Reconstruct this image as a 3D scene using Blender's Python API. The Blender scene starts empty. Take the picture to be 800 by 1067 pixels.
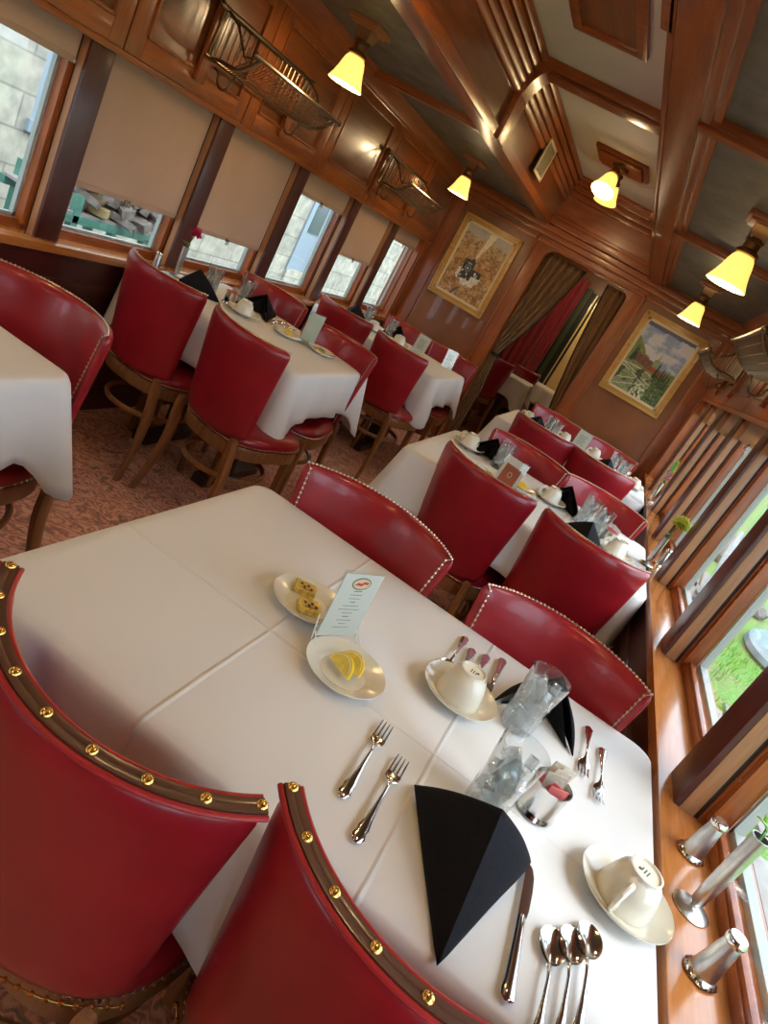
import bpy, bmesh, math, random
from mathutils import Vector, Matrix, noise
PI = math.pi
random.seed(4)
scn = bpy.context.scene
COL = scn.collection

# ------------------------------------------------------------ materials
def new_mat(name):
    m = bpy.data.materials.new(name); m.use_nodes = True
    nt = m.node_tree; b = nt.nodes['Principled BSDF']
    return m, nt, b
def N(nt, t, **k):
    n = nt.nodes.new(t)
    for a, v in k.items(): setattr(n, a, v)
    return n
def ramp(nt, stops):
    r = N(nt, 'ShaderNodeValToRGB'); e = r.color_ramp.elements
    while len(e) < len(stops): e.new(0.5)
    for i, (p, c) in enumerate(stops): e[i].position = p; e[i].color = (*c, 1)
    return r
def coords(nt, scale=(1, 1, 1), kind='Object'):
    tc = N(nt, 'ShaderNodeTexCoord'); mp = N(nt, 'ShaderNodeMapping')
    mp.inputs['Scale'].default_value = scale
    nt.links.new(tc.outputs[kind], mp.inputs[0]); return mp.outputs[0]
def bump(nt, b, h, strength=.2, dist=.002):
    bp = N(nt, 'ShaderNodeBump'); bp.inputs['Strength'].default_value = strength; bp.inputs['Distance'].default_value = dist
    nt.links.new(h, bp.inputs['Height']); nt.links.new(bp.outputs[0], b.inputs['Normal'])
def plain(name, c, rough=.5, metal=0, coat=0, spec=.5, nscale=0, namt=.1, bstr=0, trans=0, ior=1.45, sheen=0, sub=0):
    m, nt, b = new_mat(name)
    b.inputs['Base Color'].default_value = (*c, 1); b.inputs['Roughness'].default_value = rough
    b.inputs['Metallic'].default_value = metal; b.inputs['Coat Weight'].default_value = coat
    b.inputs['Coat Roughness'].default_value = .12
    b.inputs['Specular IOR Level'].default_value = spec; b.inputs['Transmission Weight'].default_value = trans
    b.inputs['IOR'].default_value = ior; b.inputs['Sheen Weight'].default_value = sheen
    if nscale:
        n = N(nt, 'ShaderNodeTexNoise'); n.inputs['Scale'].default_value = nscale; n.inputs['Detail'].default_value = 5
        nt.links.new(coords(nt), n.inputs['Vector'])
        r = ramp(nt, [(.3, tuple(x*(1-namt) for x in c)), (.7, tuple(min(1, x*(1+namt)) for x in c))])
        nt.links.new(n.outputs['Fac'], r.inputs[0]); nt.links.new(r.outputs[0], b.inputs['Base Color'])
        if bstr: bump(nt, b, n.outputs['Fac'], bstr)
    return m
def wood(name, c1, c2, axis='Z', rough=.33, coat=.18, sc=1.0):
    m, nt, b = new_mat(name)
    s = {'X': (1.2, 14, 14), 'Y': (14, 1.2, 14), 'Z': (14, 14, 1.2)}[axis]
    v = coords(nt, tuple(x*sc for x in s))
    n = N(nt, 'ShaderNodeTexNoise'); n.inputs['Scale'].default_value = 2.2; n.inputs['Detail'].default_value = 8; n.inputs['Distortion'].default_value = .6
    nt.links.new(v, n.inputs['Vector'])
    n2 = N(nt, 'ShaderNodeTexNoise'); n2.inputs['Scale'].default_value = 11; n2.inputs['Detail'].default_value = 6
    nt.links.new(v, n2.inputs['Vector'])
    mx = N(nt, 'ShaderNodeMix'); mx.inputs[0].default_value = .35
    nt.links.new(n.outputs['Fac'], mx.inputs[2]); nt.links.new(n2.outputs['Fac'], mx.inputs[3])
    r = ramp(nt, [(.32, c2), (.66, c1)])
    nt.links.new(mx.outputs[0], r.inputs[0]); nt.links.new(r.outputs[0], b.inputs['Base Color'])
    b.inputs['Roughness'].default_value = rough; b.inputs['Coat Weight'].default_value = coat; b.inputs['Coat Roughness'].default_value = .15
    bump(nt, b, mx.outputs[0], .12, .001)
    return m
M = {}
M['wood_z'] = wood('mahogany_upright', (.36, .092, .014), (.15, .032, .007), 'Z')
M['wood_y'] = wood('mahogany_long', (.39, .10, .015), (.165, .035, .007), 'Y')
M['wood_x'] = wood('mahogany_cross', (.39, .10, .015), (.165, .035, .007), 'X')
M['panel'] = wood('mahogany_panel', (.24, .062, .010), (.09, .022, .005), 'Y', .30, .35, .5)
M['post_dark'] = wood('post_face', (.085, .020, .012), (.040, .010, .007), 'Z', .35)  # burgundy front board, its backlit darkness put into the colour
M['post_tan'] = wood('post_track', (.42, .20, .085), (.27, .11, .04), 'Z', .4, .2)
M['sill'] = wood('honey_sill', (.52, .20, .052), (.34, .11, .024), 'Y', .22, .6)
M['dado'] = wood('dado_maroon', (.085, .016, .012), (.04, .008, .007), 'Y', .35, .4)
M['chair_wood'] = wood('chair_walnut', (.30, .125, .042), (.15, .056, .018), 'Z', .32, .3, 2)
M['dark_wood'] = wood('dark_pedestal', (.035, .014, .010), (.015, .007, .006), 'Z', .4, .3)
M['black_gap'] = plain('shade_track', (.012, .009, .008), .5)
M['track_grey'] = plain('storm_frame', (.30, .33, .30), .45)
M['vinyl'] = plain('red_vinyl', (.28, .008, .014), .33, coat=.25, nscale=9, namt=.14, bstr=.08)
M['gimp'] = plain('brown_gimp', (.085, .03, .016), .4, coat=.3)
M['piping'] = plain('red_piping', (.36, .02, .02), .35, coat=.3)
M['brass'] = plain('brass_nail', (.80, .50, .14), .25, 1)
M['nail'] = plain('antique_nail', (.62, .48, .36), .28, 1)
M['steel'] = plain('polished_steel', (.75, .74, .72), .12, 1)
M['pewter'] = plain('brushed_pewter', (.55, .53, .50), .3, 1, nscale=60, namt=.12)
M['nickel'] = plain('aged_nickel', (.24, .185, .12), .32, 1)
M['fixture'] = plain('antique_brass', (.33, .21, .10), .3, 1)
M['china'] = plain('cream_china', (.72, .68, .57), .18, coat=.5)
M['china_foot'] = plain('bare_china', (.82, .77, .64), .5)
M['backstamp'] = plain('green_backstamp', (.04, .08, .06), .5)
M['napkin'] = plain('black_napkin', (.006, .006, .009), .85, spec=.2, nscale=150, namt=.3, bstr=.1)
M['blind_hem'] = plain('blind_hem', (.40, .27, .19), .6)
M['gold'] = wood('gilt_frame', (.62, .36, .09), (.42, .21, .045), 'X', .32, .2)
M['liner'] = plain('frame_liner', (.72, .60, .38), .6)
M['white_ceiling'] = plain('cream_ceiling', (.72, .68, .58), .7, nscale=3, namt=.03)
M['lemon_peel'] = plain('lemon_peel', (.80, .56, .02), .35)
M['lemon'] = plain('lemon_flesh', (.85, .66, .10), .25, nscale=120, namt=.15)
M['lemon_pith'] = plain('lemon_pith', (.88, .82, .55), .5)
M['foil'] = plain('gold_foil', (.85, .66, .22), .35, 1, nscale=180, namt=.3)
M['print_brown'] = plain('brown_print', (.10, .05, .02), .5)
M['paper'] = plain('white_paper', (.80, .80, .76), .55)
M['mint_paper'] = plain('pale_card', (.50, .52, .45), .6)
M['ink'] = plain('grey_ink', (.10, .11, .11), .6)
M['logo_red'] = plain('logo_red', (.45, .05, .04), .5)
M['logo_green'] = plain('logo_green', (.12, .2, .08), .5)
M['logo_tan'] = plain('logo_tan', (.62, .45, .28), .5)
M['terracotta'] = plain('terracotta_card', (.45, .13, .07), .5)
M['pink'] = plain('pink_paper', (.72, .16, .16), .5)
M['beige_packet'] = plain('beige_packet', (.60, .54, .44), .5, nscale=200, namt=.2)
M['stem'] = plain('green_stem', (.08, .20, .03), .45)
M['petal_pink'] = plain('magenta_petal', (.50, .015, .09), .5)
M['petal_lime'] = plain('lime_petal', (.52, .60, .06), .5)
M['petal_mauve'] = plain('mauve_petal', (.35, .12, .20), .5)
M['leaf'] = plain('bright_leaf', (.16, .40, .05), .45)
M['drape'] = None
M['stone'] = plain('weathered_stone', (.17, .16, .145), .9, nscale=14, namt=.3, bstr=.5)
M['log'] = plain('split_log', (.17, .145, .12), .85, nscale=22, namt=.4, bstr=.4)
M['yellow_log'] = plain('fresh_timber', (.32, .24, .10), .8, nscale=22, namt=.2)
M['green_paint'] = plain('green_paint', (.06, .19, .14), .6, nscale=9, namt=.2)
M['tarp'] = plain('blue_tarp', (.11, .16, .21), .6, nscale=5, namt=.3, bstr=.4)
M['blue_white'] = plain('pale_blue_paint', (.24, .30, .34), .6)
M['dark_glass'] = plain('dark_pane', (.06, .08, .09), .15)
M['plank'] = plain('grey_planks', (.25, .23, .205), .85, nscale=8, namt=.15)
M['birch'] = plain('pale_branch', (.30, .29, .27), .8, nscale=12, namt=.2)
M['red_plastic'] = plain('red_plastic', (.35, .02, .02), .4)
M['slab'] = plain('blue_grey_slab', (.15, .20, .19), .7, nscale=6, namt=.2)
M['yellow_wall'] = plain('plain_yellow', (.75, .62, .28), .8, nscale=5, namt=.1)  # even yellow base colour
M['green_frame'] = plain('green_frame', (.05, .07, .03), .5)
M['black_frame'] = plain('black_frame', (.01, .012, .01), .5)
M['terr'] = plain('lamp_rose', (.40, .16, .06), .3, coat=.4)
M['water'] = plain('water', (.9, .95, .96), .02, trans=1, ior=1.33)

def thin_glass(name, tint=(.97, .985, .98), refl=1.0, base=.04):
    m = bpy.data.materials.new(name); m.use_nodes = True; nt = m.node_tree; nt.nodes.clear()
    o = N(nt, 'ShaderNodeOutputMaterial'); t = N(nt, 'ShaderNodeBsdfTransparent'); g = N(nt, 'ShaderNodeBsdfGlossy')
    t.inputs[0].default_value = (*tint, 1); g.inputs[0].default_value = (1, 1, 1, 1); g.inputs['Roughness'].default_value = .02
    f = N(nt, 'ShaderNodeLayerWeight'); f.inputs[0].default_value = .5
    pw = N(nt, 'ShaderNodeMath', operation='POWER'); pw.inputs[1].default_value = 3.2; nt.links.new(f.outputs['Facing'], pw.inputs[0])
    a = N(nt, 'ShaderNodeMath', operation='MULTIPLY_ADD'); a.inputs[1].default_value = refl; a.inputs[2].default_value = base
    a.use_clamp = True
    mx = N(nt, 'ShaderNodeMixShader')
    nt.links.new(pw.outputs[0], a.inputs[0]); nt.links.new(a.outputs[0], mx.inputs[0])
    nt.links.new(t.outputs[0], mx.inputs[1]); nt.links.new(g.outputs[0], mx.inputs[2]); nt.links.new(mx.outputs[0], o.inputs[0])
    return m
M['pane'] = thin_glass('window_pane', (.985, .99, .99), .5, .02)
M['tumbler'] = thin_glass('tumbler_glass', (.915, .925, .92), 1.2, .08)
M['acrylic'] = thin_glass('clear_acrylic', (.95, .97, .95), .5, .03)
def ice_mat():
    m = bpy.data.materials.new('ice'); m.use_nodes = True; nt = m.node_tree; nt.nodes.clear()
    o = N(nt, 'ShaderNodeOutputMaterial'); t = N(nt, 'ShaderNodeBsdfTransparent'); g = N(nt, 'ShaderNodeBsdfGlossy'); d = N(nt, 'ShaderNodeBsdfTranslucent')
    t.inputs[0].default_value = (.88, .90, .90, 1); g.inputs['Roughness'].default_value = .05; d.inputs[0].default_value = (.85, .9, .9, 1)
    f = N(nt, 'ShaderNodeLayerWeight'); f.inputs[0].default_value = .5
    f2 = N(nt, 'ShaderNodeMath', operation='POWER'); f2.inputs[1].default_value = 3; nt.links.new(f.outputs['Facing'], f2.inputs[0])
    df = N(nt, 'ShaderNodeBsdfDiffuse'); df.inputs[0].default_value = (.9, .94, .95, 1); md = N(nt, 'ShaderNodeMixShader'); nt.links.new(d.outputs[0], md.inputs[1]); nt.links.new(df.outputs[0], md.inputs[2])
    m1 = N(nt, 'ShaderNodeMixShader'); m1.inputs[0].default_value = .26
    m2 = N(nt, 'ShaderNodeMixShader')
    a = N(nt, 'ShaderNodeMath', operation='MULTIPLY_ADD'); a.inputs[1].default_value = .7; a.inputs[2].default_value = .16; a.use_clamp = True
    nt.links.new(f2.outputs[0], a.inputs[0])
    nt.links.new(t.outputs[0], m1.inputs[1]); nt.links.new(md.outputs[0], m1.inputs[2])
    nt.links.new(a.outputs[0], m2.inputs[0]); nt.links.new(m1.outputs[0], m2.inputs[1]); nt.links.new(g.outputs[0], m2.inputs[2])
    nt.links.new(m2.outputs[0], o.inputs[0]); return m
M['ice'] = ice_mat()
def glow_mat(name, col, strength, base=(.9, .8, .55)):
    m, nt, b = new_mat(name)
    b.inputs['Base Color'].default_value = (*base, 1); b.inputs['Roughness'].default_value = .3
    b.inputs['Emission Color'].default_value = (*col, 1); b.inputs['Emission Strength'].default_value = strength
    return m
M['shade_glow'] = glow_mat('lit_glass_shade', (1.0, .60, .12), 1.7)
M['bulb_glow'] = glow_mat('lit_bulb', (1.0, .80, .42), 14)
def blind_mat():
    m, nt, b = new_mat('blind_cloth')
    b.inputs['Base Color'].default_value = (.50, .335, .235, 1); b.inputs['Roughness'].default_value = .8
    n = N(nt, 'ShaderNodeTexNoise'); n.inputs['Scale'].default_value = 3
    nt.links.new(coords(nt), n.inputs['Vector'])
    r = ramp(nt, [(.3, (.47, .31, .215)), (.7, (.53, .36, .26))]); nt.links.new(n.outputs['Fac'], r.inputs[0]); nt.links.new(r.outputs[0], b.inputs['Base Color'])
    t = N(nt, 'ShaderNodeBsdfTranslucent'); t.inputs[0].default_value = (.50, .33, .22, 1)
    mx = N(nt, 'ShaderNodeMixShader'); mx.inputs[0].default_value = .12
    nt.links.new(b.outputs[0], mx.inputs[1]); nt.links.new(t.outputs[0], mx.inputs[2])
    nt.links.new(mx.outputs[0], nt.nodes['Material Output'].inputs[0]); return m
M['blind'] = blind_mat()
def carpet_mat():
    m, nt, b = new_mat('patterned_carpet')
    v = coords(nt, (1, 1, 1))
    n = N(nt, 'ShaderNodeTexNoise'); n.inputs['Scale'].default_value = 7; n.inputs['Detail'].default_value = 3
    nt.links.new(v, n.inputs['Vector'])
    va = N(nt, 'ShaderNodeVectorMath', operation='MULTIPLY_ADD'); va.inputs[1].default_value = (.35, .35, .35)
    nt.links.new(n.outputs['Color'], va.inputs[0]); nt.links.new(v, va.inputs[2])
    w = N(nt, 'ShaderNodeTexWave'); w.wave_type = 'RINGS'; w.inputs['Scale'].default_value = 9; w.inputs['Distortion'].default_value = 9; w.inputs['Detail'].default_value = 2; w.inputs['Detail Scale'].default_value = 2.2
    nt.links.new(va.outputs[0], w.inputs['Vector'])
    vo = N(nt, 'ShaderNodeTexVoronoi'); vo.inputs['Scale'].default_value = 17; vo.feature = 'SMOOTH_F1'
    nt.links.new(va.outputs[0], vo.inputs['Vector'])
    r1 = ramp(nt, [(.12, (.19, .15, .10)), (.38, (.62, .20, .11)), (.68, (.72, .35, .21)), (1.0, (.74, .54, .36))])
    mx = N(nt, 'ShaderNodeMix'); mx.inputs[0].default_value = .5
    nt.links.new(w.outputs['Fac'], mx.inputs[2]); nt.links.new(vo.outputs['Distance'], mx.inputs[3])
    nt.links.new(mx.outputs[0], r1.inputs[0])
    n3 = N(nt, 'ShaderNodeTexNoise'); n3.inputs['Scale'].default_value = 240; nt.links.new(v, n3.inputs['Vector'])
    mm = N(nt, 'ShaderNodeMix', data_type='RGBA', blend_type='MULTIPLY'); mm.inputs[0].default_value = .5
    r3 = ramp(nt, [(.3, (.55, .55, .55)), (.7, (1, 1, 1))]); nt.links.new(n3.outputs['Fac'], r3.inputs[0])
    nt.links.new(r1.outputs[0], mm.inputs[6]); nt.links.new(r3.outputs[0], mm.inputs[7])
    nt.links.new(mm.outputs[2], b.inputs['Base Color']); b.inputs['Roughness'].default_value = .95
    bump(nt, b, n3.outputs['Fac'], .6, .003); return m
M['carpet'] = carpet_mat()
def mottled():
    m, nt, b = new_mat('mottled_ceiling_paper')
    n = N(nt, 'ShaderNodeTexNoise'); n.inputs['Scale'].default_value = 9; n.inputs['Detail'].default_value = 7; n.inputs['Roughness'].default_value = .65
    nt.links.new(coords(nt), n.inputs['Vector'])
    r = ramp(nt, [(.3, (.085, .078, .062)), (.7, (.19, .18, .15))]); nt.links.new(n.outputs['Fac'], r.inputs[0])
    nt.links.new(r.outputs[0], b.inputs['Base Color']); b.inputs['Roughness'].default_value = .55; return m
M['mottled'] = mottled()
def endwall_mat():
    m, nt, b = new_mat('end_wall_panel')
    n = N(nt, 'ShaderNodeTexNoise'); n.inputs['Scale'].default_value = 4; n.inputs['Detail'].default_value = 5
    nt.links.new(coords(nt), n.inputs['Vector'])
    r = ramp(nt, [(.3, (.18, .058, .018)), (.7, (.25, .085, .027))]); nt.links.new(n.outputs['Fac'], r.inputs[0])
    nt.links.new(r.outputs[0], b.inputs['Base Color']); b.inputs['Roughness'].default_value = .32; b.inputs['Coat Weight'].default_value = .3; return m
M['endwall'] = endwall_mat()
def cloth_mat(name, lx, ly):
    """white linen with pressed fold creases at local x in lx, y in ly"""
    m, nt, b = new_mat(name)
    b.inputs['Base Color'].default_value = (.72, .71, .70, 1); b.inputs['Roughness'].default_value = .75; b.inputs['Sheen Weight'].default_value = .1
    tc = N(nt, 'ShaderNodeTexCoord'); sp = N(nt, 'ShaderNodeSeparateXYZ')
    wob = N(nt, 'ShaderNodeTexNoise'); wob.inputs['Scale'].default_value = 3
    nt.links.new(tc.outputs['Object'], wob.inputs['Vector'])
    va = N(nt, 'ShaderNodeVectorMath', operation='MULTIPLY_ADD'); va.inputs[1].default_value = (.012, .012, 0)
    nt.links.new(wob.outputs['Color'], va.inputs[0]); nt.links.new(tc.outputs['Object'], va.inputs[2]); nt.links.new(va.outputs[0], sp.inputs[0])
    acc = None
    for ax, vals in ((0, lx), (1, ly)):
        for val in vals:
            s = N(nt, 'ShaderNodeMath', operation='SUBTRACT'); nt.links.new(sp.outputs[ax], s.inputs[0]); s.inputs[1].default_value = val+.006
            ab = N(nt, 'ShaderNodeMath', operation='ABSOLUTE'); nt.links.new(s.outputs[0], ab.inputs[0])
            mr = N(nt, 'ShaderNodeMapRange'); mr.interpolation_type = 'SMOOTHSTEP'
            mr.inputs[1].default_value = 0; mr.inputs[2].default_value = .006; mr.inputs[3].default_value = 1; mr.inputs[4].default_value = 0
            nt.links.new(ab.outputs[0], mr.inputs[0])
            if acc is None: acc = mr.outputs[0]
            else:
                mxn = N(nt, 'ShaderNodeMath', operation='MAXIMUM'); nt.links.new(acc, mxn.inputs[0]); nt.links.new(mr.outputs[0], mxn.inputs[1]); acc = mxn.outputs[0]
    soft = N(nt, 'ShaderNodeTexNoise'); soft.inputs['Scale'].default_value = 5; soft.inputs['Detail'].default_value = 3
    nt.links.new(tc.outputs['Object'], soft.inputs['Vector'])
    ad = N(nt, 'ShaderNodeMath', operation='MULTIPLY_ADD'); ad.inputs[1].default_value = 2.0
    nt.links.new(soft.outputs['Fac'], ad.inputs[0]); nt.links.new(acc, ad.inputs[2])
    bump(nt, b, ad.outputs[0], .55, .004); return m
M['cloth'] = cloth_mat('white_linen', (-.20, .14), (-.08, ))
def fabric_folds(name, c1, c2, scale=30):
    m, nt, b = new_mat(name)
    n = N(nt, 'ShaderNodeTexNoise'); n.inputs['Scale'].default_value = 2
    nt.links.new(coords(nt, (scale, scale, 1.5)), n.inputs['Vector'])
    r = ramp(nt, [(.3, c2), (.7, c1)]); nt.links.new(n.outputs['Fac'], r.inputs[0])
    nt.links.new(r.outputs[0], b.inputs['Base Color']); b.inputs['Roughness'].default_value = .75; b.inputs['Sheen Weight'].default_value = .3; return m
M['drape'] = fabric_folds('bronze_drape', (.26, .13, .042), (.12, .058, .020))
M['drape_trim'] = plain('drape_trim', (.02, .012, .008), .7)
M['red_drape'] = fabric_folds('crimson_drape', (.45, .012, .035), (.20, .006, .016))
def stone_wall_mat():
    m, nt, b = new_mat('limestone_blocks')
    tc = N(nt, 'ShaderNodeTexCoord'); sp = N(nt, 'ShaderNodeSeparateXYZ'); cb = N(nt, 'ShaderNodeCombineXYZ')
    nt.links.new(tc.outputs['Object'], sp.inputs[0]); nt.links.new(sp.outputs[1], cb.inputs[0]); nt.links.new(sp.outputs[2], cb.inputs[1])
    br = N(nt, 'ShaderNodeTexBrick'); br.inputs['Scale'].default_value = 1; br.inputs['Brick Width'].default_value = .74; br.inputs['Row Height'].default_value = .30
    br.inputs['Mortar Size'].default_value = .010; br.inputs['Color1'].default_value = (.44, .42, .35, 1); br.inputs['Color2'].default_value = (.38, .36, .30, 1); br.inputs['Mortar'].default_value = (.27, .255, .215, 1)
    nt.links.new(cb.outputs[0], br.inputs['Vector'])
    n = N(nt, 'ShaderNodeTexNoise'); n.inputs['Scale'].default_value = 6; n.inputs['Detail'].default_value = 6; nt.links.new(tc.outputs['Object'], n.inputs['Vector'])
    r = ramp(nt, [(.3, (.6, .62, .62)), (.65, (1.1, 1.08, 1.0))]); nt.links.new(n.outputs['Fac'], r.inputs[0])
    mm = N(nt, 'ShaderNodeMix', data_type='RGBA', blend_type='MULTIPLY'); mm.inputs[0].default_value = 1
    nt.links.new(br.outputs['Color'], mm.inputs[6]); nt.links.new(r.outputs[0], mm.inputs[7]); nt.links.new(mm.outputs[2], b.inputs['Base Color'])
    b.inputs['Roughness'].default_value = .9; bump(nt, b, n.outputs['Fac'], .5, .02); return m
M['limestone'] = stone_wall_mat()
def grass_mat():
    m, nt, b = new_mat('lawn')
    n = N(nt, 'ShaderNodeTexNoise'); n.inputs['Scale'].default_value = 1.4; n.inputs['Detail'].default_value = 9; n.inputs['Roughness'].default_value = .7
    nt.links.new(coords(nt), n.inputs['Vector'])
    n2 = N(nt, 'ShaderNodeTexNoise'); n2.inputs['Scale'].default_value = 24; n2.inputs['Detail'].default_value = 5; nt.links.new(coords(nt), n2.inputs['Vector'])
    r = ramp(nt, [(.36, (.27, .24, .15)), (.46, (.17, .27, .06)), (.62, (.13, .31, .04))]); nt.links.new(n.outputs['Fac'], r.inputs[0])
    r2 = ramp(nt, [(.3, (.6, .6, .6)), (.7, (1.15, 1.15, 1.1))]); nt.links.new(n2.outputs['Fac'], r2.inputs[0])
    mm = N(nt, 'ShaderNodeMix', data_type='RGBA', blend_type='MULTIPLY'); mm.inputs[0].default_value = 1
    nt.links.new(r.outputs[0], mm.inputs[6]); nt.links.new(r2.outputs[0], mm.inputs[7]); nt.links.new(mm.outputs[2], b.inputs['Base Color'])
    b.inputs['Roughness'].default_value = .9; bump(nt, b, n2.outputs['Fac'], .8, .03); return m
M['grass'] = grass_mat()
M['paving'] = plain('pale_paving', (.20, .20, .19), .9, nscale=3, namt=.2)

# ------------------------------------------------------------ mesh helpers
class B:
    def __init__(s, *mats): s.bm = bmesh.new(); s.lay = s.bm.faces.layers.int.new('done'); s.mats = [M[m] if isinstance(m, str) else m for m in mats]; s.mi = 0
    def _mark(s, n0):
        for f in s.bm.faces:
            if not f[s.lay]: f.material_index = s.mi; f[s.lay] = 1
    def box(s, c, d, bev=0, rot=None, taper=None):
        n0 = len(s.bm.faces)
        hx, hy, hz = d[0]/2, d[1]/2, d[2]/2
        vs = []
        for z in (-hz, hz):
            k = taper if (taper and z < 0) else 1
            for x, y in ((-hx, -hy), (hx, -hy), (hx, hy), (-hx, hy)):
                p = Vector((x*k, y*k, z))
                if rot: p = rot @ p
                vs.append(s.bm.verts.new(p + Vector(c)))
        fs = [s.bm.faces.new([vs[i] for i in q]) for q in ((3, 2, 1, 0), (4, 5, 6, 7), (0, 1, 5, 4), (1, 2, 6, 5), (2, 3, 7, 6), (3, 0, 4, 7))]
        if bev:
            es = list({e for f in fs for e in f.edges})
            bmesh.ops.bevel(s.bm, geom=es, offset=bev, segments=2, affect='EDGES', profile=.7)
        s._mark(n0); return s
    def bx(s, x0, x1, y0, y1, z0, z1, bev=0): return s.box(((x0+x1)/2, (y0+y1)/2, (z0+z1)/2), (abs(x1-x0), abs(y1-y0), abs(z1-z0)), bev)
    def lathe(s, prof, n=28, c=(0, 0, 0), rot=None, cap=True, flute=0, sx=1):
        n0 = len(s.bm.faces); rings = []
        for r, z in prof:
            ring = []
            for i in range(n):
                a = 2*PI*i/n; rr = r*(1+flute*(1 if i % 2 else -1))
                p = Vector((rr*math.cos(a)*sx, rr*math.sin(a), z))
                if rot: p = rot @ p
                ring.append(s.bm.verts.new(p+Vector(c)))
            rings.append(ring)
        for a, b in zip(rings, rings[1:]):
            for i in range(n): s.bm.faces.new((a[i], a[(i+1) % n], b[(i+1) % n], b[i]))
        if cap:
            s.bm.faces.new(rings[0][::-1]); s.bm.faces.new(rings[-1])
        s._mark(n0); return s
    def tube(s, pts, r, n=8, closed=False, flat=1.0, cap=True):
        n0 = len(s.bm.faces); pts = [Vector(p) for p in pts]; L = len(pts)
        rs = r if isinstance(r, (list, tuple)) else [r]*L
        rings = []; up = None
        for i, p in enumerate(pts):
            if closed: t = pts[(i+1) % L]-pts[i-1]
            else: t = pts[min(i+1, L-1)]-pts[max(i-1, 0)]
            t.normalize()
            if up is None: up = Vector((0, 0, 1)) if abs(t.z) < .9 else Vector((0, 1, 0))
            a = t.cross(up); a.normalize(); up2 = a.cross(t)
            up = up2
            rings.append([s.bm.verts.new(p + a*math.cos(2*PI*k/n)*rs[i] + up2*math.sin(2*PI*k/n)*rs[i]*flat) for k in range(n)])
        pr = list(zip(rings, rings[1:]))
        if closed: pr.append((rings[-1], rings[0]))
        for x, y in pr:
            for i in range(n): s.bm.faces.new((x[i], x[(i+1) % n], y[(i+1) % n], y[i]))
        if cap and not closed:
            s.bm.faces.new(rings[0][::-1]); s.bm.faces.new(rings[-1])
        s._mark(n0); return s
    def ball(s, c, r, u=8, v=5, sc=(1, 1, 1)):
        n0 = len(s.bm.faces)
        m = Matrix.Translation(Vector(c)) @ Matrix.Diagonal((*[x*r for x in sc], 1))
        bmesh.ops.create_uvsphere(s.bm, u_segments=u, v_segments=v, radius=1, matrix=m)
        s._mark(n0); return s
    def ico(s, c, r, sub=2, sc=(1, 1, 1), jit=0, rot=None):
        n0 = len(s.bm.faces); m = Matrix.Translation(Vector(c)) @ (rot.to_4x4() if rot else Matrix()) @ Matrix.Diagonal((*[x*r for x in sc], 1))
        g = bmesh.ops.create_icosphere(s.bm, subdivisions=sub, radius=1, matrix=m)
        if jit:
            for v in g['verts']: v.co += (v.co-Vector(c))*noise.noise(v.co*9)*jit
        s._mark(n0); return s
    def prism(s, poly, axis, a, b, bev=0):
        """poly of 2D points; extruded along axis between a and b"""
        n0 = len(s.bm.faces)
        def P(u, v, w): return {'X': (w, u, v), 'Y': (u, w, v), 'Z': (u, v, w)}[axis]
        A = [s.bm.verts.new(P(u, v, a)) for u, v in poly]; Bv = [s.bm.verts.new(P(u, v, b)) for u, v in poly]
        n = len(poly)
        s.bm.faces.new(A[::-1]); s.bm.faces.new(Bv)
        for i in range(n): s.bm.faces.new((A[i], A[(i+1) % n], Bv[(i+1) % n], Bv[i]))
        s._mark(n0); return s
    def grid(s, nu, nv, fn, closed_u=False, colfn=None):
        n0 = len(s.bm.faces)
        V = [[s.bm.verts.new(fn(i/nu, j/nv)) for i in range(nu + (0 if closed_u else 1))] for j in range(nv+1)]
        w = nu
        for j in range(nv):
            for i in range(w):
                i2 = (i+1) % len(V[0]); s.bm.faces.new((V[j][i], V[j][i2], V[j+1][i2], V[j+1][i]))
        s._mark(n0); return s
    def face(s, pts):
        n0 = len(s.bm.faces); s.bm.faces.new([s.bm.verts.new(p) for p in pts]); s._mark(n0); return s
    def m(s, i): s.mi = i; return s
    def make(s, name, parent=None, smooth=True, ang=35, weld=0, recalc=True):
        bm = s.bm
        if weld: bmesh.ops.remove_doubles(bm, verts=bm.verts, dist=weld)
        if recalc: bmesh.ops.recalc_face_normals(bm, faces=bm.faces)
        for f in bm.faces: f.smooth = smooth
        for e in bm.edges:
            if len(e.link_faces) == 2 and e.calc_face_angle(0) > math.radians(ang): e.smooth = False
        me = bpy.data.meshes.new(name); bm.to_mesh(me); bm.free()
        for mt in s.mats: me.materials.append(mt)
        o = bpy.data.objects.new(name, me); COL.objects.link(o)
        if parent: o.parent = parent
        return o

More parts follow.
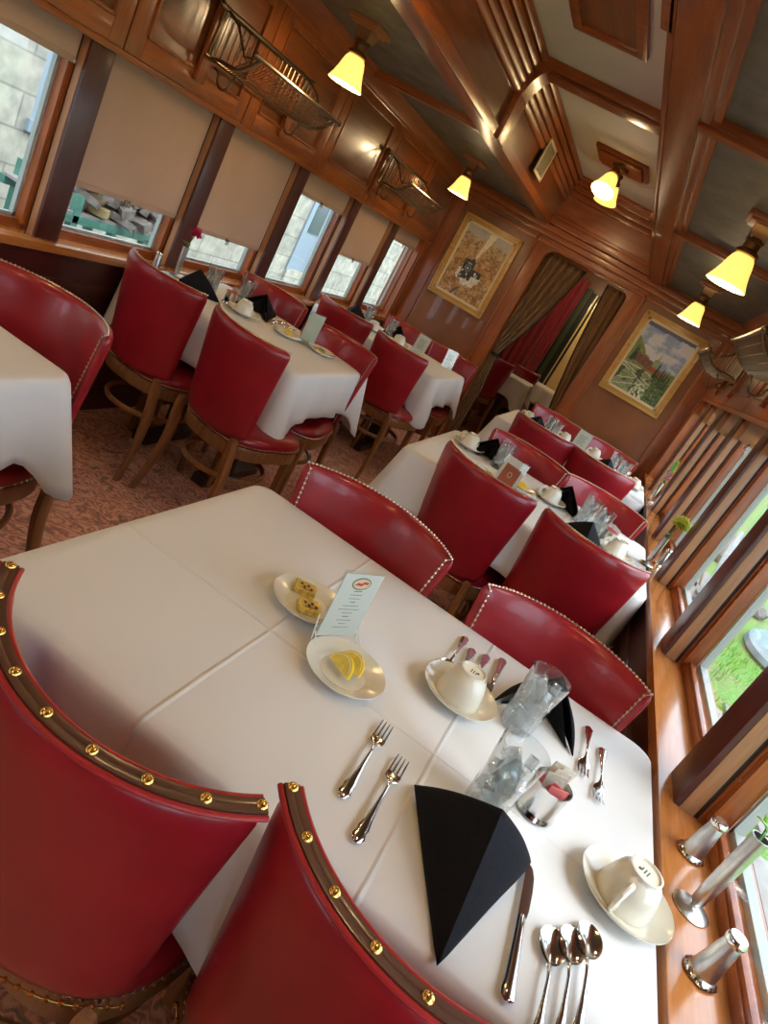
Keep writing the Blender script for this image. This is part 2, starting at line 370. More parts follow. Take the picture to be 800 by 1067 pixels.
def tag(o, label, cat, group=None, kind=None):
    o['label'] = label; o['category'] = cat
    if group: o['group'] = group
    if kind: o['kind'] = kind
    return o
def thing(name, label, cat, loc=(0, 0, 0), rz=0, group=None):
    o = bpy.data.objects.new(name, None); COL.objects.link(o); o.empty_display_size = .05
    o.location = loc; o.rotation_euler = (0, 0, rz)
    return tag(o, label, cat, group)
def struct(o, label=None):
    o['kind'] = 'structure'
    if label: o['label'] = label
    return o
def kids(o): return [c for c in ALLKIDS if c.parent == o]
def dup(root, loc, rz, label, group=None):
    r = root.copy(); COL.objects.link(r); r.location = loc; r.rotation_euler = (0, 0, rz); r['label'] = label
    if group: r['group'] = group
    for ch in list(root.children):
        c = ch.copy(); COL.objects.link(c); c.parent = r
        for g in list(ch.children):
            d = g.copy(); COL.objects.link(d); d.parent = c
    return r
class Proto:
    """first use moves the prototype itself, later uses copy it"""
    def __init__(s, root): s.root = root; s.used = False
    def put(s, loc, rz, label, group=None):
        if not s.used:
            s.used = True; r = s.root; r.location = loc; r.rotation_euler = (0, 0, rz); r['label'] = label
            if group: r['group'] = group
            return r
        return dup(s.root, loc, rz, label, group)

# ------------------------------------------------------------ main dimensions (metres; floor 0, camera over the aisle end)
XC = -.80                   # car centreline
XPL, XPR = -2.115, .507     # window post faces
XGL, XGR = -2.19, .585      # glass planes
SILL = .755; HEAD = 1.455
CEIL = 2.07; BEAM = 2.03; TOP = 2.45
YB, YE = -3.2, 6.0
PITCH = .762
def ypost(k): return 2.155 + PITCH*k     # far edge of post k
def X(side, d):  # distance inward from the post face plane (negative = outward)
    return XPL + d if side == 'left' else XPR - d
SG = {'left': 1, 'right': -1}

# ------------------------------------------------------------ room shell
struct(B('carpet').bx(-2.25, .66, YB, 9.4, -.05, 0).make('floor'), 'carpet of curling leaves in rust, rose and grey-green')
for side in ('left', 'right'):
    s = SG[side]
    xf = X(side, 0)
    w = B('dado', 'wood_z')
    # wainscot below the sill
    x_in = xf + s*.02; x_out = xf - s*.14
    w.bx(x_in, x_out, YB, YE, 0, SILL-.04)
    w.bx(x_in + s*.012, x_in, YB, YE, .57, .62, .004).bx(x_in + s*.015, x_in, YB, YE, 0, .12, .004)
    wall = w.make('wall_'+side); struct(wall, 'maroon wood wall under the %s windows with panels above' % side)
    # upper wall above the windows with a coved top
    prof = [(xf - s*.14, HEAD), (xf, HEAD), (xf, 1.96), (xf + s*.02, 2.01), (xf + s*.06, 2.045), (xf + s*.085, CEIL), (xf - s*.14, CEIL+.05)]
    up = B('wood_y'); up.prism(prof, 'Y', YB, YE)
    up.bx(xf + s*.012, xf, YB, YE, HEAD-.004, HEAD+.018, .003)
    up.bx(xf + s*.014, xf, YB, YE, 1.985, 2.0, .003)
    upo = up.make('header', wall)
    for k in range(-7, 6):
        y0 = ypost(k)+.012 if side == 'left' else ypost(k)+.012
        y1 = min(y0 + PITCH, YE-.02)
        if y1-y0 < .2: continue
        p = B('wood_z', 'panel', 'wood_y')
        p.m(0).bx(xf + s*.010, xf, y0+.002, y0+.085, HEAD+.02, 1.98, .002).bx(xf + s*.010, xf, y1-.075, y1-.004, HEAD+.02, 1.98, .002)
        p.m(2).bx(xf + s*.010, xf, y0+.085, y1-.075, HEAD+.02, HEAD+.095, .002).bx(xf + s*.010, xf, y0+.085, y1-.075, 1.945, 1.98, .002)
        # raised bead round the field and glossy field
        fy0, fy1, fz0, fz1 = y0+.085, y1-.075, HEAD+.095, 1.945
        p.m(0)
        for a in (fy0, fy1-.012): p.bx(xf + s*.016, xf, a, a+.012, fz0, fz1, .004)
        for a in (fz0, fz1-.012): p.bx(xf + s*.016, xf, fy0, fy1, a, a+.012, .004)
        p.m(1).bx(xf + s*.004, xf, fy0+.012, fy1-.012, fz0+.012, fz1-.012)
        p.make('wall_panel', wall)
    # window posts
    for k in range(-7, 5):
        yf = ypost(k); yn = yf-.115
        p = B('post_dark', 'post_tan', 'black_gap', 'wood_z', 'track_grey')
        p.m(0).bx(xf, xf - s*.018, yn+.006, yf, SILL, HEAD, .003)
        p.m(1).bx(xf - s*.012, xf - s*.042, yn+.004, yf-.004, SILL, HEAD, .002)
        p.m(2).bx(xf - s*.038, xf - s*.053, yn+.007, yf-.010, SILL, HEAD)
        p.m(3).bx(xf - s*.050, xf - s*.092, yn, yf, SILL, HEAD, .002)
        p.m(1)
        for z in (SILL+.12, SILL+.36, HEAD-.12): p.ball((xf - s*.056, yn+.0, z), .0035, 6, 4)
        o = p.make('trim_%s_post' % side)
        struct(o, 'window post with shade track')
        o.name = 'trim_%d' % (k+8 + (0 if side == 'left' else 20))
    # sill board
    sx = -2.07 if side == 'left' else .476
    sl = B('sill', 'wood_y'); sl.bx(sx, xf - s*.078, YB, YE, SILL-.032, SILL, .004)
    sl.m(1).bx(xf - s*.066, xf - s*.14, YB, YE, SILL-.02, SILL+.022, .002)
    o = sl.make('sill'); o.name = 'trim_%d' % (50 if side == 'left' else 51); struct(o, 'honey-coloured varnished window sill on the %s side' % side)
    # windows
    for k in range(-7, 5):
        y0 = ypost(k); y1 = ypost(k+1)-.115
        if k == 4: y1 = 5.835
        xg = XGL if side == 'left' else XGR
        wn = B('wood_z', 'track_grey')
        z0, z1 = SILL+.02, HEAD+.06
        fr = .017
        for a, b in ((y0, y0+fr), (y1-fr, y1)): wn.m(0).bx(xg + s*.022, xg - s*.015, a, b, z0, z1, .003)
        wn.bx(xg + s*.008, xg - s*.015, y0, y1, z0, z0+.012, .003).bx(xg + s*.022, xg - s*.015, y0, y1, z1-.02, z1, .003)
        wn.m(1)
        for a, b in ((y0+fr, y0+fr+.012), (y1-fr-.012, y1-fr)): wn.bx(xg - s*.015, xg - s*.035, a, b, z0, z1)
        wn.bx(xg - s*.015, xg - s*.035, y0+fr, y1-fr, z0+.010, z0+.024)
        wo = wn.make('window'); wo.name = 'window_%d' % (k+8 + (0 if side == 'left' else 20)); struct(wo, 'train window on the %s side' % side)
        B('pane').bx(xg-.0015, xg+.0015, y0+fr, y1-fr, z0+.016, z1-.02).make('pane', wo)
    # wall piece between last window and the end wall
    o = B('wood_z').bx(xf, xf - s*.14, 5.835, YE+.02, SILL-.04, HEAD+.02).make('pilaster', wall)
    o = B('wood_z').bx(xf + s*.012, xf, 5.86, 5.985, SILL, HEAD, .003).make('pilaster_board', wall)

# roller blinds (bottom height per bay)
blind_grp = 'roller blinds in the windows'
def blind(side, k, zb, label):
    s = SG[side]; y0, y1 = ypost(k), ypost(k+1)-.115
    if k == 4: y1 = 5.835
    x = X(side, -.042)
    r = thing('roller_blind', label, 'blind', (x, (y0+y1)/2, zb), 0, blind_grp)
    hw = (y1-y0)/2-.004; H = HEAD+.045-zb
    B('blind').bx(-.001, .001, -hw, hw, .02, H).make('blind_cloth', r)
    B('blind_hem').bx(-.004, .004, -hw, hw, 0, .022, .003).make('hem_bar', r)
    B('blind_hem').lathe([(.016, -hw), (.016, hw)], 14, (0, 0, H+.01), Matrix.Rotation(PI/2, 3, 'X')).make('roller', r)
    g = B('nickel'); g.box((s*.006, 0, .006), (.006, .03, .014), .002).box((s*.010, -.008, -.008), (.004, .006, .02), .001).box((s*.010, .008, -.008), (.004, .006, .02), .001)
    g.make('pull_clip', r)
    for sgn in (-1, 1):
        B('steel').box((s*.002, sgn*(hw-.002), .008), (.008, .012, .014), .002).make('end_cap', r)
for k, zb, lb in ((-1, 1.355, 'tan roller blind rolled up high, nearest left window'), (0, .970, 'tan roller blind pulled most of the way down, second left window'),
                  (1, .945, 'tan roller blind pulled most of the way down, third left window'), (2, 1.325, 'short tan roller blind, fourth left window showing pale blue door'),
                  (3, 1.09, 'tan roller blind half down, fifth left window'), (4, 1.345, 'short tan roller blind, last left window beside the end wall')):
    blind('left', k, zb, lb)
for k, zb, lb in ((1, 1.36, 'short pinkish roller blind, nearest one showing at top right'), (2, 1.335, 'short roller blind with clip, middle right window'),
                  (3, 1.33, 'short roller blind with clip, right window next to the last'), (4, 1.34, 'short roller blind, last right window by the end wall'),
                  (0, 1.37, 'short roller blind, right window above the lawn slab'), (-1, 1.37, 'short roller blind, right window beside the shakers')):
    blind('right', k, zb, lb)
# ------------------------------------------------------------ ceilings
struct(B('mottled').bx(XPL-.1, -1.38, YB, YE, CEIL, CEIL+.03).bx(-.26, XPR+.1, YB, YE, CEIL, CEIL+.03).make('ceiling'), 'mottled grey papered lower ceiling')
cl = B('white_ceiling').bx(-1.30, -.32, YB, YE, TOP, TOP+.03).make('ceiling_clerestory'); cl.name = 'ceiling.001'; struct(cl, 'cream raised ceiling between the beams')
tn = [60]
def trim(b, label=None, **k):
    o = b.make('trim_%d' % tn[0], **k); tn[0] += 1; return struct(o, label)
for (bx0, bx1, out) in ((-1.385, -1.285, -1), (-.345, -.250, 1)):
    b = B('wood_y'); b.bx(bx0, bx1, YB, YE, BEAM, CEIL+.02, .006)
    xo = bx0 if out < 0 else bx1
    b.bx(xo, xo+out*.03, YB, YE, BEAM+.014, CEIL+.01, .005).bx(xo+out*.03, xo+out*.055, YB, YE, BEAM+.027, CEIL+.01, .004)
    trim(b, 'long ceiling beam')
# clerestory sides
for sgn, xw in ((1, -1.285), (-1, -.345)):
    b = B('wood_y', 'panel')
    xi = xw
    b.m(1).bx(xi, xi-sgn*.03, YB, YE, BEAM+.03, TOP)
    b.m(0).bx(xi, xi+sgn*.018, YB, YE, BEAM+.0, BEAM+.055, .005)
    # fluted cove
    for i in range(5):
        z0 = 2.245 + i*.041; xx = .004 + .052*(i/4)**1.6
        b.prism([(xi, z0), (xi+sgn*(xx+.010), z0+.004), (xi+sgn*(xx+.020), z0+.018), (xi+sgn*(xx+.022), z0+.034), (xi, z0+.041)], 'Y', YB, YE)
    trim(b, 'clerestory side with fluted cove')
# clerestory ribs with side brackets
for yr in (-.6, 1.6, 3.72):
    b = B('wood_x')
    b.bx(-1.27, -.36, yr, yr+.16, TOP-.045, TOP+.005, .008).bx(-1.27, -.36, yr+.03, yr+.13, TOP-.065, TOP-.04, .008)
    for sgn, xw in ((1, -1.285), (-1, -.345)):
        b.bx(xw, xw+sgn*.035, yr, yr+.16, BEAM, TOP-.02, .006)
        pl = [(xw+sgn*.03, 2.20)] + [(xw+sgn*(.03+.12*(1-math.cos(t*PI/2))), 2.20+.21*math.sin(t*PI/2)) for t in [i/8 for i in range(1, 9)]] + [(xw+sgn*.15, TOP), (xw+sgn*.03, TOP)]
        b.prism(pl, 'Y', yr+.01, yr+.15)
    trim(b, 'arched clerestory rib')
for yr in (-.94, .66, 2.21, 3.76):
    for x0, x1 in ((-2.10, -1.38), (-.26, .50)):
        b = B('wood_x'); b.bx(x0, x1, yr, yr+.085, CEIL-.026, CEIL+.01, .007).bx(x0, x1, yr+.018, yr+.067, CEIL-.036, CEIL-.02, .005)
        trim(b, 'cross rib of the lower ceiling')
# framed recess panel on clerestory ceiling
b = B('wood_x', 'panel'); b.m(1).bx(-.98, -.70, 2.55, 3.17, TOP-.008, TOP+.002)
b.m(0)
for a in ((-1.01, -.965, 2.52, 3.21), (-.715, -.67, 2.52, 3.21), (-.97, -.71, 2.52, 2.565), (-.97, -.71, 3.165, 3.21)): b.bx(*a, TOP-.02, TOP, .005)
trim(b, 'framed wooden hatch in the cream ceiling')

# ------------------------------------------------------------ end wall with doorway
DX0, DX1, DZ = -1.185, -.425, 1.89
e = B('endwall', 'wood_z', 'wood_x')
e.m(0).bx(XPL-.14, DX0-.11, YE, YE+.1, 0, 2.0).bx(DX1+.11, XPR+.14, YE, YE+.1, 0, 2.0)
e.m(2).bx(XPL-.14, XPR+.14, YE, YE+.1, 1.98, TOP+.05)
e.bx(DX0-.11, DX1+.11, YE, YE+.1, DZ, 2.0)
r = .09
for sx, cx in ((-1, DX0), (1, DX1)):
    pts = [(cx, DZ+.001), (cx, DZ-r)] + [(cx - sx*(r-r*math.cos(t)), DZ-r+r*math.sin(t)) for t in [PI/2*i/6 for i in range(1, 7)]]
    e.m(1).prism(pts, 'Y', YE-.01, YE+.1)
e.m(1).bx(DX0-.11, DX0, YE-.01, YE+.12, 0, DZ+.05, .004).bx(DX1, DX1+.11, YE-.01, YE+.12, 0, DZ+.05, .004)
we = e.make('wall_end'); struct(we, 'smooth brown end wall with curtained doorway')
b = B('wood_x')
b.bx(XPL, XPR, YE-.03, YE, 1.955, 2.0, .006).bx(XPL, XPR, YE-.045, YE, 2.0, 2.045, .006).bx(XPL, XPR, YE-.02, YE, 1.90, 1.93, .004)
b.bx(-1.285, -.345, YE-.05, YE, 2.05, 2.11, .008).bx(-1.285, -.345, YE-.03, YE, 2.11, 2.135, .006)
b.bx(-1.285, -.345, YE-.03, YE, 2.30, 2.34, .006).bx(-1.285, -.345, YE-.06, YE, 2.34, 2.385, .008).bx(-1.285, -.345, YE-.09, YE, 2.385, 2.43, .008).bx(-1.285, -.345, YE-.12, YE, 2.42, 2.45, .006)
trim(b, 'stepped cornice over the doorway')
b = B('wood_z'); b.bx(-2.01, -1.985, YE-.014, YE, 0, 1.95, .004).bx(.385, .41, YE-.014, YE, 0, 1.95, .004)
b.bx(DX0-.135, DX0-.11, YE-.02, YE, 0, 1.95, .005).bx(DX1+.11, DX1+.135, YE-.02, YE, 0, 1.95, .005)
b.bx(-2.115, -2.01, YE-.008, YE, 0, 1.95).bx(.41, .507, YE-.008, YE, 0, 1.95)
trim(b, 'upright mouldings on the end wall')
# rear wall behind the camera
struct(B('endwall').bx(XPL-.14, XPR+.14, YB-.1, YB, 0, TOP+.05).make('wall_rear'), 'plain rear wall')

# room beyond the doorway
nb = B('endwall', 'wood_x')
nb.m(0).bx(-2.25, -2.15, YE+.12, 9.4, 0, 2.1).bx(.56, .66, YE+.12, 9.4, 0, 2.1)
nb.bx(-2.25, -1.02, 8.5, 8.6, 0, 2.1).bx(-.45, .66, 8.5, 8.6, 0, 2.1).bx(-1.02, -.45, 8.5, 8.6, 1.9, 2.1)
struct(nb.make('wall_back'), 'walls of the next dining room')
struct(B('white_ceiling').bx(-2.25, .66, YE+.1, 9.5, 2.1, 2.15).make('ceiling.002'), 'ceiling of the next dining room')
dd = B('green_frame', 'black_frame')
dd.m(0).bx(-1.02, -.96, 8.44, 8.5, 0, 1.92, .004).bx(-.50, -.45, 8.44, 8.5, 0, 1.92, .004)
dd.m(1).bx(-.96, -.90, 8.42, 8.5, 0, 1.9, .004).bx(-1.10, -1.02, 8.47, 8.5, 0, 1.92, .004).bx(-.88, -.855, 8.44, 8.48, 0, 1.9, .003)
struct(dd.make('door_1'), 'dark green and black frame of the far door')
struct(B('yellow_wall').bx(-1.6, .3, 9.3, 9.36, 0, 2.1).make('wall_far'), 'bright yellow wall seen through the far doorway')

# ------------------------------------------------------------ curtains
def drape(name, label, fn, mat, n=60, m=28, trimmat=None, cat='curtain', group=None):
    t = B(mat)
    t.grid(n, m, fn)
    o = t.make(name, ang=80, recalc=False)
    sm = o.modifiers.new('thick', 'SOLIDIFY'); sm.thickness = .004
    tag(o, label, cat, group)
    if trimmat:
        tb = B(trimmat); tb.tube([fn(1, j/m) for j in range(m+1)], .006, 6); tb.make('edge_trim', o)
    return o
def left_drape(u, v):
    z = 1.875 - v*1.86
    if z > .93:
        q = (1.875-z)/.945; x1 = -.835*(1-q)**1.0 + -1.13*q - .05*math.sin(q*PI)*-.6
        x0 = -1.265
    else:
        q = (.93-z)/.93; x0 = -1.225; x1 = -1.13 + .04*min(1, q*3)
    x = x0 + (x1-x0)*u
    amp = .006 + .016*max(0, min(1, (x1-x0)/.3))
    return Vector((x, YE+.145 + amp*math.sin(u*PI*13) , z))
dl = drape('door_curtain', 'bronze brown curtain swept left and tied back in the doorway', left_drape, 'drape', 90, 40, 'drape_trim', group='doorway curtains')
B('drape_trim').lathe([(.036, -.015), (.042, 0), (.036, .015)], 16, (-1.155, YE+.145, .93)).make('tie_band', dl)
def right_drape(u, v):
    z = 1.875 - v*1.2
    q = v
    x1 = -.36; x0 = -.625*(1-q) + -.47*q - .02*math.sin(q*PI)
    x = x1 + (x0-x1)*u
    return Vector((x, YE+.145 + (.006+.012*(1-q))*math.sin(u*PI*9), z))
drape('door_curtain', 'bronze brown curtain hanging at the right side of the doorway', right_drape, 'drape', 60, 30, 'drape_trim', group='doorway curtains')
def red_drape(u, v):
    z = 1.98 - v*1.45
    q = v
    x0 = -1.95; x1 = -1.03 - .02*q
    x = x0 + (x1-x0)*u
    return Vector((x, 8.38 + .03*math.sin(u*PI*22)+.01*math.sin(u*50+v*4), z))
drape('red_curtain', 'crimson pleated curtain on far wall of the next room', red_drape, 'red_drape', 130, 10)

# ------------------------------------------------------------ paintings
def fbm(x, y, s, o=4):
    return .5+.5*noise.fractal(Vector((x*s, y*s, s*1.7)), 1.0, 2.0, o)
def mixc(a, b, t): t = max(0, min(1, t)); return tuple(a[i]*(1-t)+b[i]*t for i in range(3))
def art_loco(u, v):
    n = fbm(u, v*1.3, 9); n2 = fbm(u+5, v*1.3, 22)
    c = mixc((.26, .10, .03), (.62, .36, .13), n*1.3-.1)
    if v > .62: c = mixc(c, (.50, .40, .24), (v-.62)*2.2)
    if n2 > .66: c = mixc(c, (.15, .10, .06), .8)
    if n2 < .30: c = mixc(c, (.52, .48, .40), .7)
    if v > .9 - .06*fbm(u, 0, 7): c = mixc((.34, .32, .30), (.52, .48, .40), n)
    # smoke column
    sx = .44 + .10*(v-.55)/.3; w = .02 + .11*max(0, v-.52)
    if v > .5 and abs(u-sx) < w*(1+.5*(n2-.5)): c = mixc((.70, .62, .42), (.82, .76, .60), n2)
    # white steam low
    for (cx, cy, r) in ((.30, .33, .09), (.45, .27, .09), (.58, .30, .11), (.66, .34, .08), (.52, .36, .07)):
        if (u-cx)**2+((v-cy)*1.1)**2 < (r*(.7+.7*n2))**2: c = mixc((.55, .52, .48), (.85, .82, .78), n2*1.3)
    # locomotive: boiler front, cab, chimney, tender
    d = math.hypot(u-.40, (v-.43)*1.25)
    body = [(.40, .43, .115, .12), (.33, .36, .05, .10), (.52, .40, .10, .05), (.64, .40, .09, .045), (.44, .56, .025, .06), (.42, .31, .12, .04)]
    for cx, cy, a, b in body:
        if abs(u-cx) < a and abs(v-cy) < b and n2 < .72: c = mixc((.012, .014, .018), (.05, .06, .07), n)
    if d < .085: c = (.03, .035, .04)
    if .05 < d < .064: c = (.30, .34, .36)
    if d < .022: c = (.70, .68, .58)
    if abs(v-.505) < .010 and abs(u-.40) < .05: c = (.35, .33, .3)
    if v < .14 and abs(u-.3-.8*v) < .03: c = (.12, .09, .07)
    return c
def art_town(u, v):
    n = fbm(u, v*1.3, 6); n2 = fbm(u+3, v*1.3, 20)
    cl = fbm(u+.3, v*1.8+2, 4)
    c = mixc((.25, .34, .60), (.78, .78, .86), (cl-.36)*3.2)
    if cl > .62: c = mixc(c, (.42, .42, .56), .5)
    hill = .56 + .10*math.sin(u*5+1.2)*(1-u) - .08*u + .03*n2
    if u < .28: hill += .10*(1-u/.28)
    if v < hill: c = mixc((.08, .13, .04), (.28, .32, .12), n2)
    # domed building and red cars
    if abs(u-.56) < .055 and .46 < v < .60 - abs(u-.56)*.4: c = mixc((.16, .26, .16), (.34, .42, .28), n2)
    if abs(u-.565) < .02*(1-(v-.58)/.14) and .58 < v < .70: c = (.30, .40, .30)
    if .40 < u < .80 and .40 < v < .485-.10*(u-.4): c = mixc((.42, .08, .03), (.30, .05, .02), n2)
    if .14 < u < .50 and .44-.05*u < v < .56-.08*u+.03*n2: c = mixc((.07, .035, .035), (.26, .09, .07), n2*1.1)
    # foreground
    if v < .40-.03*u:
        c = mixc((.10, .14, .05), (.34, .38, .22), n2*1.25-.1)
        for k, (a, b) in enumerate(((.36, -.05), (.29, -.16), (.33, -.1))):
            if abs(v-(a+b*u+.03*math.sin(u*4+k))) < .006: c = (.62, .62, .55)
        if abs(v-(.30-.28*(.65-u))) < .007 and u < .66: c = (.60, .58, .52)
        if abs(v-(.24-.33*(.68-u))) < .006 and u < .70: c = (.55, .55, .50)
        if n > .60: c = mixc(c, (.015, .03, .012), .85)
        if u > .42 and v < .2 and n2 > .5: c = (.62, .66, .52)
    # dark pines
    for cx, hb, hh in ((.09, .50, .16), (.13, .52, .13), (.64, .42, .18), (.76, .36, .16), (.81, .36, .13), (.86, .34, .18), (.92, .34, .14), (.70, .36, .10)):
        if hb-.08 < v < hb+hh and abs(u-cx) < .034*(1-(v-hb+.08)/(hh+.08))*(1+.6*(n2-.5)) + .004: c = (.012, .035, .02)
    if u > .68 and v < .36 and n2 > .42: c = mixc((.02, .05, .02), (.10, .18, .05), n)
    if v > .96 - .03*n2: c = (.10, .10, .22)
    return c
def painting(label, x, z, w, h, art, cat='painting'):
    root = thing('framed_painting', label, cat, (x, YE, z), 0, 'framed paintings on the end wall')
    f = B('gold', 'liner'); T = .055
    for t0, t1, dep in ((0, .016, .032), (.014, .034, .022), (.032, .046, .030)):
        a, b2 = w/2-t0, w/2-t1; c, d2 = h/2-t0, h/2-t1
        f.m(0)
        f.bx(-a, -b2, -dep, 0, -c, c, .004).bx(b2, a, -dep, 0, -c, c, .004).bx(-a, a, -dep, 0, -c, -d2, .004).bx(-a, a, -dep, 0, d2, c, .004)
    f.m(1); a, b2, c, d2 = w/2-.045, w/2-.066, h/2-.045, h/2-.066
    f.bx(-a, -b2, -.016, 0, -c, c, .002).bx(b2, a, -.016, 0, -c, c, .002).bx(-a, a, -.016, 0, -c, -d2, .002).bx(-a, a, -.016, 0, d2, c, .002)
    f.make('frame', root)
    m, nt, b = new_mat('canvas'); at = N(nt, 'ShaderNodeVertexColor'); at.layer_name = 'paint'
    nt.links.new(at.outputs[0], b.inputs['Base Color']); b.inputs['Roughness'].default_value = .5
    cb = B(m); W, H = w/2-.064, h/2-.064
    nu, nv = 96, 132
    cb.grid(nu, nv, lambda u, v: Vector((-W+2*W*u, -.010, -H+2*H*v)))
    lay = cb.bm.loops.layers.float_color.new('paint')
    for fc in cb.bm.faces:
        p = fc.calc_center_median(); u, v = (p.x+W)/(2*W), (p.z+H)/(2*H)
        col = art(u, v)
        for l in fc.loops: l[lay] = (*col, 1)
    cb.make('canvas', root, smooth=False)
    return root
painting('gold-framed painting of a steaming black locomotive in ochre hills, left of the doorway', -1.668, 1.480, .55, .708, art_loco)
painting('gold-framed painting of pale sky, dark pines, red buildings and tracks, right of the doorway', .038, 1.502, .545, .695, art_town)

# ------------------------------------------------------------ ceiling lamps
def lamp_parts(root, dx=0, dy=0, dz=0, tilt=None, flip=1):
    R = tilt or Matrix()
    R = R.to_3x3()
    o = Vector((dx, dy, dz))
    g = B('fixture')
    g.lathe([(.034, 0), (.036, -.012), (.030, -.016), (.030, -.040), (.042, -.048), (.043, -.060), (.032, -.066)], 24, o, R)
    g.make('lamp_holder', root)
    outer = [(.034, -.062), (.043, -.075), (.050, -.095), (.056, -.120), (.066, -.150), (.080, -.180)]
    inner = [(r-.004, z) for r, z in outer[::-1]]
    B('shade_glow').lathe(outer+inner, 32, o, R, cap=False, flute=.012).make('lamp_shade', root)
    B('bulb_glow').ball(o + R @ Vector((0, 0, -.115)), .024, 12, 8, (1, 1, 1.25)).make('bulb', root)
def ceiling_lamp(label, x, y):
    r = thing('ceiling_lamp', label, 'lamp', (x, y, CEIL), 0, 'glass-shaded lamps along the lower ceiling')
    B('terr').box((0, 0, -.009), (.15, .15, .018), .004).box((0, 0, -.022), (.12, .12, .012), .003).make('ceiling_plate', r)
    g = B('fixture'); g.lathe([(.055, 0), (.050, -.03), (.034, -.055)], 4, (0, 0, -.026), Matrix.Rotation(PI/4, 3, 'Z')); g.make('canopy', r)
    lamp_parts(r, 0, 0, -.07)
    return r
def point(x, y, z, w, r=.03, col=(1, .74, .42)):
    l = bpy.data.lights.new('bulb_or_fill_light', 'POINT'); l.energy = w; l.color = col; l.shadow_soft_size = r
    o = bpy.data.objects.new('bulb_or_fill_light', l); o.location = (x, y, z); COL.objects.link(o); return o
LW = 4.8
proto = Proto(ceiling_lamp('', 0, 0))
for x, y, lb in ((-1.745, 3.0, 'lit bell-shaped glass lamp beside the near left luggage rack'), (-1.735, 4.95, 'lit bell-shaped glass lamp above the locomotive painting'),
                 (.075, 2.95, 'large lit bell-shaped glass lamp at the upper right'), (.065, 4.95, 'lit bell-shaped glass lamp above the town painting'),
                 (-1.745, 1.05, 'added unseen ceiling lamp over the nearest left table'), (.075, 1.0, 'added unseen ceiling lamp over the near table'),  # this line and the next: unseen lamps added to light the interior
                 (-1.745, -.9, 'added unseen ceiling lamp behind the viewpoint on the left'), (.075, -.9, 'added unseen ceiling lamp behind the viewpoint on the right')):
    proto.put((x, y, CEIL), 0, lb); point(x, y, 1.80, LW)
def double_lamp(y, label):
    r = thing('clerestory_lamp', label, 'lamp', (-.83, y, TOP), 0, 'two-shade lamps on the raised ceiling')
    b = B('wood_x'); b.box((0, 0, -.010), (.36, .36, .02), .005).box((0, 0, -.028), (.30, .30, .016), .004); b.make('ceiling_board', r)
    g = B('fixture'); g.lathe([(.06, 0), (.055, -.02), (.03, -.035), (.022, -.08), (.028, -.09)], 20, (0, 0, -.034)); g.make('canopy', r)
    for sg in (-1, 1):
        g = B('fixture'); g.tube([(0, 0, -.06), (sg*.0, sg*.04, -.07), (0, sg*.075, -.075)], .012, 8); g.make('arm', r)
        lamp_parts(r, 0, sg*.075, -.065, Matrix.Rotation(sg*.45, 3, 'X'))
    for sg in (-1, 1): point(-.83, y+sg*.15, TOP-.24, LW*.8)
    return r
double_lamp(4.92, 'two-shade lamp on a square board in the cream ceiling by the doorway')
double_lamp(2.0, 'added unseen two-shade lamp on the raised ceiling over the aisle')  # out of view, added for more light inside the car
double_lamp(-.3, 'added unseen two-shade lamp on the raised ceiling behind the viewpoint')  # likewise unseen and added for the interior light
point(-.9, 7.6, 1.9, 8, .06); point(-.7, 8.9, 1.8, 8, .06)  # added fill lights with no fixture, brightening the next room and yellow wall

# ceiling vent grille
v = thing('vent_grille', 'cream slotted air vent on the side of the raised ceiling', 'vent', (-1.255, 4.77, 2.225))
vb = B('liner', 'wood_y')
vb.bx(0, .010, -.135, .135, -.105, -.085, .002).bx(0, .010, -.135, .135, .085, .105, .002).bx(0, .010, -.135, -.115, -.085, .085, .002).bx(0, .010, .115, .135, -.085, .085, .002)
vb.make('grille_frame', v)
B('black_gap').bx(-.028, .002, -.115, .115, -.085, .085).make('dark_slot_backing', v)
sb = B('liner')
for i in range(7): sb.bx(.002, .0035, -.10+i*.033-.004, -.10+i*.033+.004, -.085, .085)
sb.make('slats', v)

